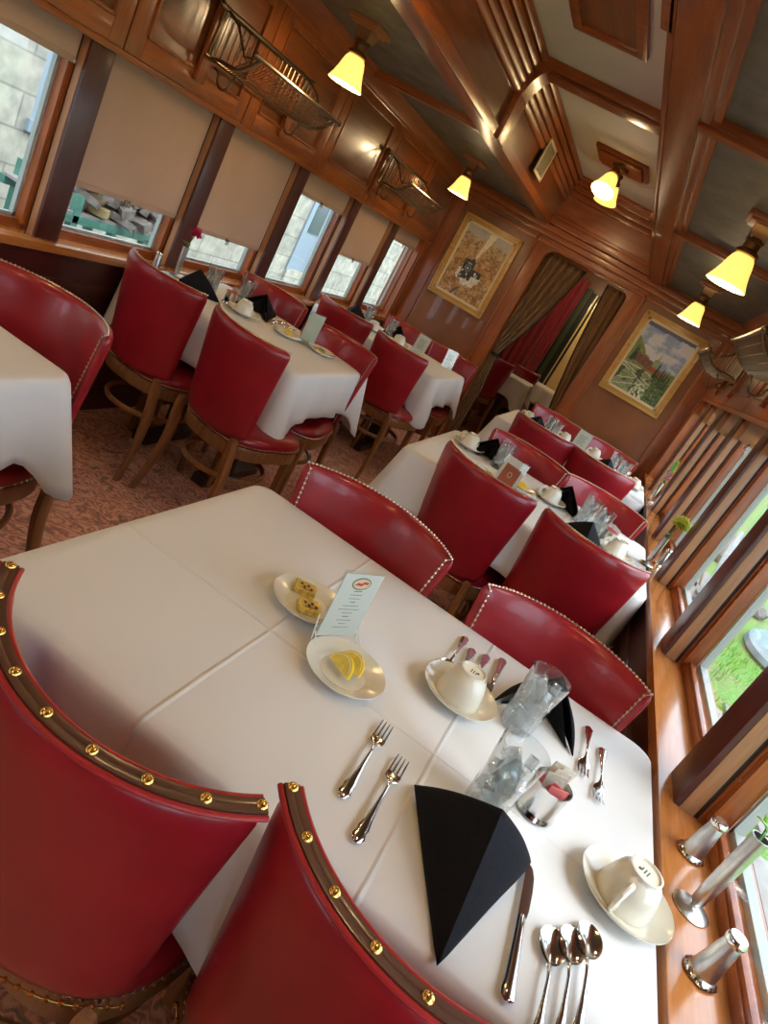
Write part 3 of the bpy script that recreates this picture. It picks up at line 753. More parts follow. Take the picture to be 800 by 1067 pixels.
# ------------------------------------------------------------ luggage racks
def luggage_rack(label, side, yc, L=.76):
    s = SG[side]
    r = thing('luggage_rack', label, 'luggage rack', (X(side, .012), yc, 1.55), 0, 'wire luggage racks over the windows')
    for sg in (-1, 1):
        B('wood_z').box((s*.009, sg*(L/2-.04), .17), (.018, .055, .20), .004).make('wall_block', r)
        B('wood_z').box((s*.009, sg*(L/2-.04), .02), (.018, .055, .10), .004).make('wall_block', r)
    h = L/2
    rail = B('nickel')
    back_top = (s*.035, .25); back_low = (s*.03, .07); front = (s*.25, .15)
    for (a, z), rr in ((back_top, .009), (back_low, .006), (front, .009)): rail.tube([(a, -h, z), (a, h, z)], rr, 10)
    for sg in (-1, 1):
        y = sg*h
        rail.ball((front[0], y*1.015, front[1]), .013, 10, 6).ball((back_top[0], y*1.015, back_top[1]), .013, 10, 6)
    rail.make('rails', r)
    for sg in (-1, 1):
        br = B('nickel')
        y = sg*(h-.04)
        P = []
        for i in range(13):
            t = i/12; a = back_low[0] + (front[0]-back_low[0])*t; z = back_low[1] + (front[1]-back_low[1])*t - .035*math.sin(PI*t) + .012*math.sin(2*PI*t)
            P.append((a, y, z))
        br.tube(P, .007, 8)
        br.tube([(back_top[0], y, back_top[1]), (s*.02, y, .18), (back_low[0], y, back_low[1])], .008, 8)
        # end scrolls between wall and front rail
        br.tube([(back_top[0], y, back_top[1]), (s*.10, y, .215), (s*.17, y, .13), (front[0], y, front[1])], .005, 6)
        for k in range(5):
            t = (k+1)/6; a = back_top[0]+(front[0]-back_top[0])*t
            br.tube([(a, y, .235-.10*t), (a, y, .06+.09*t)], .003, 5)
        br.make('end_bracket', r)
    for sg in (-1, 1):
        y = sg*(h-.10); hk = B('nickel'); cx, cz = s*.075, .015
        hk.tube([(s*.012, y, .05), (s*.03, y, .045)] + [(cx + s*(-.035*math.cos(t)), y, cz + .02 - .045*math.sin(t)) for t in [PI*.02 + i*PI*.98/12 for i in range(13)]] + [(cx+s*.045, y, cz+.035)], .005, 8)
        hk.ball((cx+s*.045, y, cz+.037), .009, 8, 6); hk.make('coat_hook', r)
    net = B('nickel')
    def sag(t): return back_low[0] + (front[0]-back_low[0])*t, back_low[1] + (front[1]-back_low[1])*t - .045*math.sin(PI*t)
    for i in range(9):
        a, z = sag(i/8 if i else .02); net.tube([(a, -h, z), (a, h, z)], .0022, 5)
    for i in range(40):
        y = -h + (i+.5)*L/40; net.tube([(sag(t)[0], y, sag(t)[1]) for t in (0, .2, .4, .6, .8, 1)], .0018, 4)
    for i in range(20):
        y = -h + (i+.5)*L/20; net.tube([(back_top[0], y, back_top[1]), (back_low[0], y, back_low[1])], .0022, 5)
    net.make('wire_net', r)
    return r
luggage_rack('nearest left wire luggage rack with coat hooks, beside the first lamp', 'left', 2.90)
luggage_rack('smaller-looking left wire luggage rack, above the last windows', 'left', 4.78)
luggage_rack('right wire luggage rack cut by the photo edge, nearer one', 'right', 2.90)
luggage_rack('right wire luggage rack beside the town painting, farther one', 'right', 4.78)

# ------------------------------------------------------------ chairs
BR, PHM = .262, math.radians(54)
def back_pt(u, v, off):
    """u -1..1 across, v 0..1 up, off = distance along the outward (front) normal"""
    z = .462 + .398*v - (1-v)**3*.012*(1-u*u)
    phi = PHM*u; w = .84 + .16*v**1.3
    x = BR*math.sin(phi)*w
    y = -.225 - .045*v + BR*(1-math.cos(phi))*(.75+.25*v)
    n = Vector((-math.sin(phi), math.cos(phi), .12)); n.normalize()
    return Vector((x, y, z)) + n*off
def sd(t): return math.sin(PI/2*(2*t-1))
def make_chair(kind):
    root = thing('dining_chair', 'red vinyl dining chair', 'chair')
    T = .019
    b = B('vinyl')
    def f(side):
        def g(a, c):
            u, v = sd(a), (sd(c)+1)/2
            e = max(0, 1-abs(u)**9)**.5 * max(0, 1-abs(2*v-1)**12)**.5
            uu, vv = u, v
            # round the corners slightly
            k = max(0, abs(u)-.9)/.1*max(0, abs(2*v-1)-.9)/.1
            uu = u*(1-.03*k); vv = .5+(v-.5)*(1-.03*k)
            puff = 1 + (.35*(1-u*u)*math.sin(PI*v) if side > 0 else 0)
            return back_pt(uu, vv, side*T*e*puff)
        return g
    b.grid(30, 18, f(1)); b.grid(30, 18, f(-1))
    back = b.make('backrest', root, weld=.0004, ang=60)
    if kind == 'big':
        g = B('gimp'); pg = B('piping')
        n = 40
        def ring(u, dn, dz): p = back_pt(u, 1, dn); p.z = .860 + dz; return p
        pts = []
        for i in range(n+1):
            u = -1+2*i/n; uu = u*.985
            pts.append([ring(uu, -.0095, .0005), ring(uu, -.009, .0035), ring(uu, -.003, .0042), ring(uu, 0, .003), ring(uu, .003, .0042), ring(uu, .009, .0035), ring(uu, .0095, .0005)])
        vv = [[g.bm.verts.new(p) for p in row] for row in pts]
        for a, c in zip(vv, vv[1:]):
            for i in range(6): g.bm.faces.new((a[i], a[i+1], c[i+1], c[i]))
        g.make('gimp_strip', back)
        for sg in (-1, 1): pg.tube([ring(-.985+1.97*i/n, sg*.0125, -.0008) for i in range(n+1)], .0035, 8)
        pg.make('piping', back)
        nail = None
        for i in range(9):
            u = -.965+1.93*i/8; p = ring(u, 0, .0035)
            if nail is None:
                nb_ = B('brass'); nb_.ball((0, 0, 0), .0068, 14, 8, (1, 1, .7)); nail = nb_.make('brass_nail', back); nail.location = p
            else:
                c = nail.copy(); COL.objects.link(c); c.parent = back; c.location = p
        g = B('brass')
        for i in range(24): g.ball(back_pt(-.95+1.9*i/23, .008, -.018), .0045, 6, 4)
        g.tube([back_pt(-.95+1.9*i/23, .008, -.018) for i in range(24)], .0014, 5)
        g.make('lower_nails', back)
    else:
        g = B('nail')
        n = 44
        for i in range(n+1):
            u = -.975+1.95*i/n; p = back_pt(u, 1, .006); p.z = .8605; g.ball(p, .0034, 6, 4)
        path = []
        for i in range(n+1):
            p = back_pt(-.975+1.95*i/n, 1, .006); p.z = .8600; path.append(p)
        side_l = [back_pt(-.955, .97-.94*i/29, .0140) for i in range(30)][::-1]; side_r = [back_pt(.955, .97-.94*i/29, .0140) for i in range(30)]
        g.tube(side_l + path + side_r, .0012, 5)
        for sg in (-1, 1):
            for i in range(30): g.ball(back_pt(sg*.955, .97-.94*i/29, .0145), .0034, 6, 4)
        g.make('nailhead_trim', back)
    # seat cushion
    def outline(t, k=1.0, n=3.2):
        a = 2*PI*t; c, s_ = math.cos(a), math.sin(a)
        x = abs(c)**(2/n)*(1 if c >= 0 else -1); y = abs(s_)**(2/n)*(1 if s_ >= 0 else -1)
        wx = .205 + .018*y
        return x*wx*k, .01 + y*.215*k
    cu = B('vinyl')
    levels = [(.965, .428), (1.0, .432), (1.015, .445), (1.0, .462), (.95, .475), (.8, .486), (.5, .494), (.2, .497), (.02, .497)]
    nn = 40
    rows = [[cu.bm.verts.new((*outline(i/nn, k), z)) for i in range(nn)] for k, z in levels]
    for a, c in zip(rows, rows[1:]):
        for i in range(nn): cu.bm.faces.new((a[i], a[(i+1) % nn], c[(i+1) % nn], c[i]))
    cu.bm.faces.new(rows[-1]); cu.bm.faces.new(rows[0][::-1])
    seat = cu.make('seat', root, ang=60)
    g = B('nail')
    for i in range(90):
        x, y = outline(i/90, 1.022); g.ball((x, y, .440), .0038, 6, 4)
    g.tube([(*outline(i/90, 1.018), .440) for i in range(90)], .0014, 5, closed=True)
    g.make('nailhead_trim', seat)
    fr = B('chair_wood')
    prof = [(.93, .375), (1.0, .375), (1.01, .38), (1.01, .422), (1.0, .428), (.93, .428)]
    rows = [[fr.bm.verts.new((*outline(i/nn, k), z)) for i in range(nn)] for k, z in prof]
    rows.append(rows[0])
    for a, c in zip(rows, rows[1:]):
        for i in range(nn): fr.bm.faces.new((a[i], a[(i+1) % nn], c[(i+1) % nn], c[i]))
    fr.make('seat_frame', root)
    for sg in (-1, 1):
        l = B('chair_wood'); l.box((sg*.175, .165, .205), (.036, .036, .41), .004, taper=.68); l.make('leg', root)
        l = B('chair_wood')
        P = [(.166, -.205, .465), (.169, -.200, .43), (.172, -.196, .38), (.176, -.188, .28), (.184, -.205, .14), (.192, -.245, 0)]
        W = [.014, .019, .021, .020, .017, .014]
        rings = []
        # smooth interpolation
        def cr(p0, p1, p2, p3, t): return .5*((2*p1)+(-p0+p2)*t+(2*p0-5*p1+4*p2-p3)*t*t+(-p0+3*p1-3*p2+p3)*t**3)
        path = []
        for i in range(len(P)-1):
            for q in range(4):
                t = q/4; idx = [max(0, i-1), i, i+1, min(len(P)-1, i+2)]
                path.append((*[cr(P[idx[0]][k], P[idx[1]][k], P[idx[2]][k], P[idx[3]][k], t) for k in range(3)], W[i]+(W[i+1]-W[i])*t))
        path.append((*P[-1], W[-1]))
        for x, y, z, w in path: rings.append([l.bm.verts.new((sg*x+dx*w*.72, y+dy*w, z)) for dx, dy in ((-1, -.7), (-.7, -1), (.7, -1), (1, -.7), (1, .7), (.7, 1), (-.7, 1), (-1, .7))])
        for a, c in zip(rings, rings[1:]):
            for i in range(8): l.bm.faces.new((a[i], a[(i+1) % 8], c[(i+1) % 8], c[i]))
        l.bm.faces.new(rings[0]); l.bm.faces.new(rings[-1][::-1])
        l.make('leg', root, ang=50)
    st = B('chair_wood')
    st.tube([(.165*math.cos(a)*1.02, -.01 + .185*math.sin(a), .265) for a in [2*PI*i/36 for i in range(36)]], .010, 8, closed=True, flat=1.3)
    st.make('hoop_stretcher', root)
    return root
CB = Proto(make_chair('big')); CD = Proto(make_chair('dense'))
gch = 'red vinyl dining chairs'
def chair(p, x, y, deg, label):
    if p is CD: x += .020*math.sin(math.radians(deg)); y -= .020*math.cos(math.radians(deg))
    return p.put((x, y, 0), math.radians(deg), label, gch)
# near table
chair(CB, -.260, .717, -5.5, 'red chair back with brass nails filling the lower left corner')
chair(CB, .144, .749, 1.5, 'red chair back with brass nails cut by the bottom edge')
chair(CD, -.318, 1.245, 180, 'red chair at far side of the near table, left of the two')
chair(CD, .188, 1.245, 180, 'red chair at far side of the near table, next to the right wall')
# second table on the right
chair(CD, -.200, 2.62, -14, 'dark red chair back in front of the second right table, left one')
chair(CD, .205, 2.59, -2, 'dark red chair back in front of the second right table, by the wall')
chair(CD, -.225, 3.07, 178, 'red chair behind the second right table, aisle side')
chair(CD, .195, 3.07, 180, 'red chair behind the second right table, by the wall')
# third table on the right
chair(CD, -.285, 4.45, 3, 'dark red chair back at the third right table, aisle side')
chair(CD, .125, 4.45, 2, 'dark red chair back at the third right table, by the wall')
chair(CD, -.30, 4.98, 180, 'red chair behind the farthest right table, aisle side')
chair(CD, -.02+.16, 4.98, 180, 'red chair behind the farthest right table, by the wall')
# left tables
chair(CD, -1.325, 1.19, 180, 'plum red chair at the left edge beside the cut-off table')
chair(CD, -1.715, 2.52, -5, 'bright red chair back nearer the left windows')
chair(CD, -1.235, 2.48, -13, 'bright red chair back in the aisle at the second left table')
chair(CD, -1.80, 3.10, 180, 'dark red chair behind the second left table, under the window')
chair(CD, -1.275, 2.94, 182, 'dark red chair behind the second left table, aisle side')
chair(CD, -1.735, 4.33, -4, 'red chair back at the third left table, window side')
chair(CD, -1.245, 4.25, -12, 'bright red chair back at the third left table, aisle side')
chair(CD, -1.64, 4.92, 178, 'red chair behind the third left table, window side')
chair(CD, -1.22, 4.92, 180, 'red chair behind the third left table, in front of the end wall')
# chairs in next room
chair(CD, -1.37, 7.10, 50, 'dark chair seen through the doorway, nearer one')
chair(CD, -1.17, 7.76, 50, 'dark chair seen through the doorway, farther one')

# ------------------------------------------------------------ tables with draped cloths
def cloth(name_label, cx, cy, w, d, drops, label, seed=0, group='white cloths on the dining tables'):
    """drops: (left, right, near, far) flare factors"""
    rnd = random.Random(seed)
    b = B('cloth'); hw, hd = w/2, d/2; r = .045
    per = []
    def arc(cx_, cy_, a0, n=8): return [(cx_+r*math.cos(a0+PI/2*i/n), cy_+r*math.sin(a0+PI/2*i/n), a0+PI/2*i/n, 1-abs(i/n-.5)*2) for i in range(n+1)]
    def line(p, q, a, n=26): return [(p[0]+(q[0]-p[0])*i/n, p[1]+(q[1]-p[1])*i/n, a, 0) for i in range(1, n)]
    A = arc(hw-r, hd-r, 0); per += A; per += line((hw-r, hd), (-hw+r, hd), PI/2)
    per += arc(-hw+r, hd-r, PI/2); per += line((-hw, hd-r), (-hw, -hd+r), PI)
    per += arc(-hw+r, -hd+r, PI); per += line((-hw+r, -hd), (hw-r, -hd), 1.5*PI)
    per += arc(hw-r, -hd+r, 1.5*PI); per += line((hw, -hd+r), (hw, hd-r), 0)
    n = len(per)
    corners = [(hw, hd), (-hw, hd), (-hw, -hd), (hw, -hd)]
    rows = []
    ts = [-.06, -.012, 0, .05, .15, .3, .45, .6, .75, .88, 1.0]
    ph = [rnd.uniform(0, 6) for _ in range(4)]
    for t in ts:
        row = []
        for i, (x, y, a, cn) in enumerate(per):
            dc = min(math.hypot(x-q[0], y-q[1]) for q in corners)
            near = math.exp(-(dc/.09)**2)
            nx, ny = math.cos(a), math.sin(a)
            if (nx < 0 and drops[0] == 0) or (nx > 0 and drops[1] == 0): nx *= .02
            fl = drops[0]*max(0, -nx) + drops[1]*max(0, nx) + drops[2]*max(0, -ny) + drops[3]*max(0, ny)
            if t <= 0:
                row.append(b.bm.verts.new((x+nx*t*.5, y+ny*t*.5, 0 if t < -.02 else (-.0005 if t < 0 else -.004)))); continue
            D = .205 + .125*math.exp(-(dc/.07)**2) + .006*math.sin(x*9+ph[0]) + .006*math.sin(y*8+ph[1])
            fold = (.012*math.sin((x-y)*22+ph[2]) + .008*math.sin((x+y)*37+ph[3]))*t*min(1, fl)
            pinch = -.03*math.exp(-((dc-.13)/.05)**2)*t*min(1, fl)
            out = (.006 + (.022*t + .05*near*t)*fl + fold + pinch*.6)
            if fl == 0: out = .001
            row.append(b.bm.verts.new((x+nx*out, y+ny*out, -.004 - D*t)))
        rows.append(row)
    for a_, c_ in zip(rows, rows[1:]):
        for i in range(n): b.bm.faces.new((a_[i], a_[(i+1) % n], c_[(i+1) % n], c_[i]))
    b.bm.faces.new(rows[0])
    o = b.make('tablecloth', ang=70)
    o.location = (cx, cy, .7505); tag(o, label, 'tablecloth', group)
    sm = o.modifiers.new('thick', 'SOLIDIFY'); sm.thickness = .0012
    return o
def table(cx, cy, w, d, label):
    t = thing('dining_table', label, 'table', (cx, cy, 0), 0, 'dining tables under the cloths')
    B('dark_wood').box((0, 0, .733), (w-.044, d-.044, .026), .008).make('tabletop', t)
    for sg in (-1, 1):
        B('dark_wood').box((sg*w*.20-.01, -.022, .38), (.075, .034, .68), .005).make('upright', t)
        B('dark_wood').box((sg*w*.20-.01, 0, .025), (.075, d*.62, .05), .008).make('foot', t)
    B('dark_wood').box((0, -.02, .42), (w*.4, .03, .07), .004).make('rail', t)
for (x0, x1, y0, y1, dr, seed, l1, l2) in (
    (-.605, .464, .624, 1.425, (1, 0, 1, 1), 1, 'large white tablecloth with pressed creases on the near table', 'near table under the creased white cloth'),
    (-.585, .464, 2.46, 3.27, (1, 0, 1, 1), 2, 'white tablecloth on the second table along the right wall', 'second table along the right wall'),
    (-.60, .464, 4.33, 5.12, (1, 0, 1, 1), 3, 'white tablecloth on the farthest table along the right wall', 'farthest table along the right wall'),
    (-2.06, -1.10, .50, 1.30, (0, 1, 1, 1), 4, 'white tablecloth hanging in a point at the left edge', 'cut-off table at the left edge'),
    (-2.06, -1.115, 2.47, 3.26, (0, 1, 1, 1), 5, 'white tablecloth on the table under the blinds', 'second table along the left windows'),
    (-2.06, -1.05, 4.28, 5.07, (0, 1, 1, 1), 6, 'white tablecloth on the farthest table along the left windows', 'farthest table along the left windows')):
    cloth('', (x0+x1)/2, (y0+y1)/2, x1-x0, y1-y0, dr, l1, seed); table((x0+x1)/2, (y0+y1)/2, x1-x0, y1-y0, l2)
for cx, cy, l1, l2 in ((-1.18, 7.35, 'white tablecloth seen through the doorway, nearer', 'small table beyond the doorway, nearer'), (-.93, 8.12, 'white tablecloth seen through the doorway, farther', 'small table beyond the doorway, farther')):
    cloth('', cx, cy, .62, .42, (1, 1, 1, 1), l1, int(-cx*10)); table(cx, cy, .62, .42, l2)

# ------------------------------------------------------------ tableware prototypes
TZ = .752
def mk_saucer():
    b = B('china')
    b.lathe([(0.001, .004), (.028, .004), (.030, .006), (.045, .009), (.062, .016), (.0735, .022), (.0755, .0235), (.0760, .022), (.0740, .019), (.060, .012), (.042, .003), (.030, 0), (.001, 0)], 48, cap=False)
    return tag(b.make('saucer', weld=.0005), '', 'saucer', 'cream saucers')
def mk_plate():
    b = B('china')
    b.lathe([(0.001, .005), (.042, .005), (.046, .008), (.053, .012), (.070, .0175), (.0738, .019), (.0742, .017), (.072, .014), (.055, .008), (.045, .002), (.040, 0), (.001, 0)], 48, cap=False)
    return tag(b.make('bread_plate', weld=.0005), '', 'plate', 'small cream plates')
def mk_cup():
    r = thing('coffee_cup', '', 'cup', group='upturned cream coffee cups')
    # upside down: rim at z=0, foot on top
    out = [(.0445, .0), (.0448, .002), (.0435, .010), (.041, .022), (.038, .036), (.0335, .048), (.028, .054), (.0265, .056), (.0262, .062), (.0235, .0625), (.0225, .058), (.0, .0578)]
    inn = [(.0, .053), (.028, .050), (.034, .040), (.038, .022), (.042, .0)]
    b = B('china'); b.lathe([(max(q, .0005), z) for q, z in inn+out], 40, cap=False); b.make('bowl', r, weld=.0008, ang=50)
    B('china_foot').lathe([(.0222, .0574), (.0222, .0586)], 32).make('base_disc', r)
    st = B('backstamp')
    for i in range(3): st.box((0, .004-.005*i, .0588), (.014-.002*i, .0018, .0004))
    st.box((.004, -.009, .0588), (.006, .004, .0004)); st.make('backstamp', r)
    h = B('china'); h.tube([(.036, 0, .044), (.048, 0, .046), (.058, 0, .040), (.062, 0, .028), (.058, 0, .015), (.050, 0, .009), (.041, 0, .010)], [.006, .0055, .005, .005, .005, .0055, .006], 10, flat=1.5)
    h.make('handle', r)
    return r
def mk_glass():
    r = thing('drinking_glass', '', 'glass', group='glasses of ice water')
    H = .128
    out = [(.0005, 0), (.029, 0), (.0305, .002), (.0315, .03), (.0345, .07), (.040, H-.002), (.0400, H)]
    inn = [(.0385, H), (.0385, H-.002), (.033, .07), (.029, .03), (.027, .014), (.0005, .012)]
    b = B('tumbler'); b.lathe(out+inn, 40, cap=False); b.make('tumbler', r, weld=.0005)
    f = B('tumbler')
    for i in range(20):
        a = 2*PI*i/20; f.tube([(.0312*math.cos(a), .0312*math.sin(a), .004), (.0330*math.cos(a), .0330*math.sin(a), .045)], .0014, 5)
    f.make('flutes', r)
    return r
def mk_ice(seed):
    rnd = random.Random(seed); b = B('ice')
    for i in range(18):
        z = .022 + .086*(i/17); rr = .021 + .008*z/.1; a = i*2.4; q = rr*math.sqrt(rnd.random())
        R = Matrix.Rotation(rnd.uniform(0, 3), 3, 'X') @ Matrix.Rotation(rnd.uniform(0, 3), 3, 'Y') @ Matrix.Rotation(rnd.uniform(0, 3), 3, 'Z')
        s_ = rnd.uniform(.017, .022); b.box((q*math.cos(a), q*math.sin(a), z), (s_, s_, s_*.8), .0022, rot=R)
    return tag(b.make('ice_cubes', ang=30), '', 'ice', 'ice in the glasses', 'stuff')
def mk_napkin():
    """pyramid fold: ridge from raised apex down to the back point, two side flaps"""
    b = B('napkin')
    A = Vector((0, 0, .105)); Bk = Vector((.008, -.165, .002)); L = Vector((-.10, .07, 0)); R = Vector((.095, .085, 0))
    def flap(P, s):
        def f(u, v):
            # u along ridge (A->Bk), v out towards P
            e = A.lerp(Bk, u); q = e.lerp(P, v)
            q += Vector((s*.016, .006, .010))*math.sin(PI*v)*math.sin(PI*min(1, u*.9+.1))
            q.z = max(q.z, .001); return q
        return f
    b.grid(14, 12, flap(L, -1)); b.grid(14, 12, flap(R, 1))
    # inner folded lining
    A2 = A*.86
    def inner(P):
        def f(u, v):
            e = A2.lerp(Vector((.004, -.03, .004)), u); q = e.lerp(P*.82, v); q.z = max(q.z, .0012); return q
        return f
    b.grid(8, 8, inner(L)); b.grid(8, 8, inner(R))
    o = b.make('folded_napkin', ang=50, weld=.0003)
    sm = o.modifiers.new('thick', 'SOLIDIFY'); sm.thickness = .003; sm.offset = 0
    return tag(o, '', 'napkin', 'black folded napkins')
def strip(b, path, n=10):
    """path: (y, z, halfwidth, halfthick) cross sections of a rounded bar along y"""
    rings = []
    for y, z, w, t in path:
        rings.append([b.bm.verts.new((w*math.cos(2*PI*k/n), y, z + t*math.sin(2*PI*k/n))) for k in range(n)])
    for a, c in zip(rings, rings[1:]):
        for i in range(n): b.bm.faces.new((a[i], a[(i+1) % n], c[(i+1) % n], c[i]))
    b.bm.faces.new(rings[0][::-1]); b.bm.faces.new(rings[-1])
HANDLE = [(-.095, .0035, .002, .001), (-.092, .004, .006, .0022), (-.084, .0045, .0098, .0026), (-.074, .005, .0072, .0024), (-.068, .0052, .0085, .0024), (-.050, .006, .0062, .0024), (-.020, .008, .0036, .0022), (.012, .010, .0026, .0022), (.028, .009, .0030, .0020)]
def mk_fork():
    b = B('steel'); strip(b, HANDLE + [(.036, .007, .0050, .0016), (.044, .005, .0105, .0012), (.052, .004, .0118, .0010), (.060, .0038, .0118, .0009)])
    for i in range(4):
        x = -.0098 + i*.00653
        b.tube([(x, .058, .0038), (x, .072, .0035), (x*.98, .086, .0058), (x*.96, .095, .0095)], [.0020, .0019, .0016, .0008], 6)
    return tag(b.make('fork', ang=45), '', 'fork', 'silver forks')
def mk_spoon():
    r = B('steel'); strip(r, HANDLE + [(.036, .0065, .0036, .0016), (.042, .0052, .005, .0012)])
    def bowl(inner):
        def f(a, c):
            t = (math.sin(PI*(a-.5))+1)/2; y = .040 + .058*t
            w = .0195*math.sqrt(max(0, 1-(2*t-1)**2))*(1-.12*(2*t-1)*-1)
            s_ = 2*c-1; x = w*s_
            z = .0075 - .0065*math.sin(PI*t)**.6*(1-s_*s_) + (0 if inner else -.0009)
            return Vector((x, y, z))
        return f
    r.grid(22, 12, bowl(True)); r.grid(22, 12, bowl(False))
    return tag(r.make('spoon', ang=50, weld=.0002), '', 'spoon', 'silver spoons')
def mk_knife():
    b = B('steel')
    strip(b, [(-.105, .004, .003, .002), (-.102, .005, .0085, .0038), (-.092, .0055, .0098, .0042), (-.080, .0055, .0078, .0042), (-.04, .0055, .0068, .0042), (.0, .0055, .0058, .0040), (.018, .0055, .0062, .0036), (.022, .005, .005, .003)])
    poly = [(-.0055, .020), (.0065, .020), (.0085, .035), (.0095, .070), (.0085, .095), (.0045, .110), (.0, .1155), (-.0045, .112), (-.0058, .10), (-.0058, .03)]
    b.prism(poly, 'Z', .0042, .0058)
    return tag(b.make('table_knife', ang=40), '', 'knife', 'silver table knives')
P_SAUCER, P_PLATE, P_CUP, P_GLASS, P_ICE, P_NAP, P_FORK, P_SPOON, P_KNIFE = (Proto(f()) for f in (mk_saucer, mk_plate, mk_cup, mk_glass, lambda: mk_ice(3), mk_napkin, mk_fork, mk_spoon, mk_knife))
rad = math.radians
def cup_set(x, y, deg, where):
    P_SAUCER.put((x, y, TZ), 0, 'cream saucer under the cup '+where); P_CUP.put((x, y, TZ+.0085), rad(deg), 'upside-down cream cup '+where)
def glass_set(x, y, where, rz=0):
    P_GLASS.put((x, y, TZ), rz, 'tall glass of ice water '+where); P_ICE.put((x, y, TZ), rz*1.7, 'ice cubes heaped in the glass '+where)
def nap(x, y, deg, where, z=TZ, sc=1):
    o = P_NAP.put((x, y, z), rad(deg), 'black folded napkin '+where); o.scale = (sc, sc, sc); return o
def fork(x, y, deg, l): return P_FORK.put((x, y, TZ), rad(deg), l)
def spoon(x, y, deg, l): return P_SPOON.put((x, y, TZ), rad(deg), l)
def knife(x, y, deg, l): return P_KNIFE.put((x, y, TZ), rad(deg), l)

# near table settings
cup_set(.052, 1.122, 85, 'on the near table beside the far glass')
cup_set(.402, .925, 245, 'at the right edge of the near table')
glass_set(.172, 1.170, 'standing by the far napkin on the near table'); glass_set(.166, .905, 'standing behind the big near napkin')
nap(.166, .782, 2, 'standing large beside the knife on the near table')
nap(.205, 1.27, 178, 'behind the far glass on the near table', sc=.9)
fork(-.016, .825, 2, 'silver fork nearest the lemon plate'); fork(.031, .778, 1, 'silver fork next to the big black napkin')
fork(.316, 1.25, 180, 'silver fork at far right, behind the sugar holder'); fork(.351, 1.205, 180, 'silver fork at far right, nearer the table edge')
knife(.262, .743, 2, 'silver knife right of the big black napkin')
spoon(.307, .685, -1, 'leftmost of three spoons beside the near knife'); spoon(.333, .709, -1, 'middle of three spoons beside the near knife'); spoon(.356, .737, -1, 'rightmost of three spoons beside the near knife')
spoon(.008, 1.262, 180, 'leftmost spoon handle behind the far cup'); spoon(.034, 1.235, 180, 'second spoon behind the far cup'); spoon(.066, 1.25, 180, 'third spoon behind the far cup'); knife(.100, 1.265, 180, 'knife behind the far cup, beside the far glass')
P_PLATE.put((-.268, 1.075, TZ), 0, 'cream plate holding two butter pats'); P_PLATE.put((-.130, .966, TZ), 0, 'cream plate holding two lemon slices')
def butter(x, y, z, deg, label):
    r = thing('butter_pat', label, 'butter', (x, y, z), rad(deg), 'gold foil butter pats')
    B('foil').box((0, 0, .006), (.044, .036, .012), .002).make('foil_wrap', r)
    p = B('print_brown')
    for i in range(4):
        p.box((-.010+.007*i, .004*(-1)**i, .0122), (.005, .009, .0005))
    p.box((0, -.009, .0122), (.024, .002, .0005)); p.make('print', r)
    return r
butter(-.294, 1.104, TZ+.006, 20, 'gold foil butter pat farther from the card'); butter(-.258, 1.058, TZ+.006, 35, 'gold foil butter pat next to the menu card')
def lemon(x, y, z, deg, label, tilt=1.1):
    r = thing('lemon_slice', label, 'lemon slice', (x, y, z), rad(deg), 'lemon slices on the near plate')
    def half(b, R, t0, t1):
        b.prism([(R*math.cos(a), R*math.sin(a)) for a in [PI*i/20 for i in range(21)]], 'Z', t0, t1)
    Rm = Matrix.Rotation(tilt, 4, 'X')
    for nm, mt, R, t in (('peel', 'lemon_peel', .027, .0042), ('pith', 'lemon_pith', .0252, .0046), ('flesh', 'lemon', .0232, .0050)):
        b = B(mt); half(b, R, -t, t); bmesh.ops.transform(b.bm, matrix=Rm, verts=b.bm.verts); b.make(nm, r)
    return r
lemon(-.138, .957, TZ+.012, -28, 'lemon slice lying nearer the viewer'); lemon(-.128, .980, TZ+.012, -24, 'lemon slice lying behind the other one', 1.0)
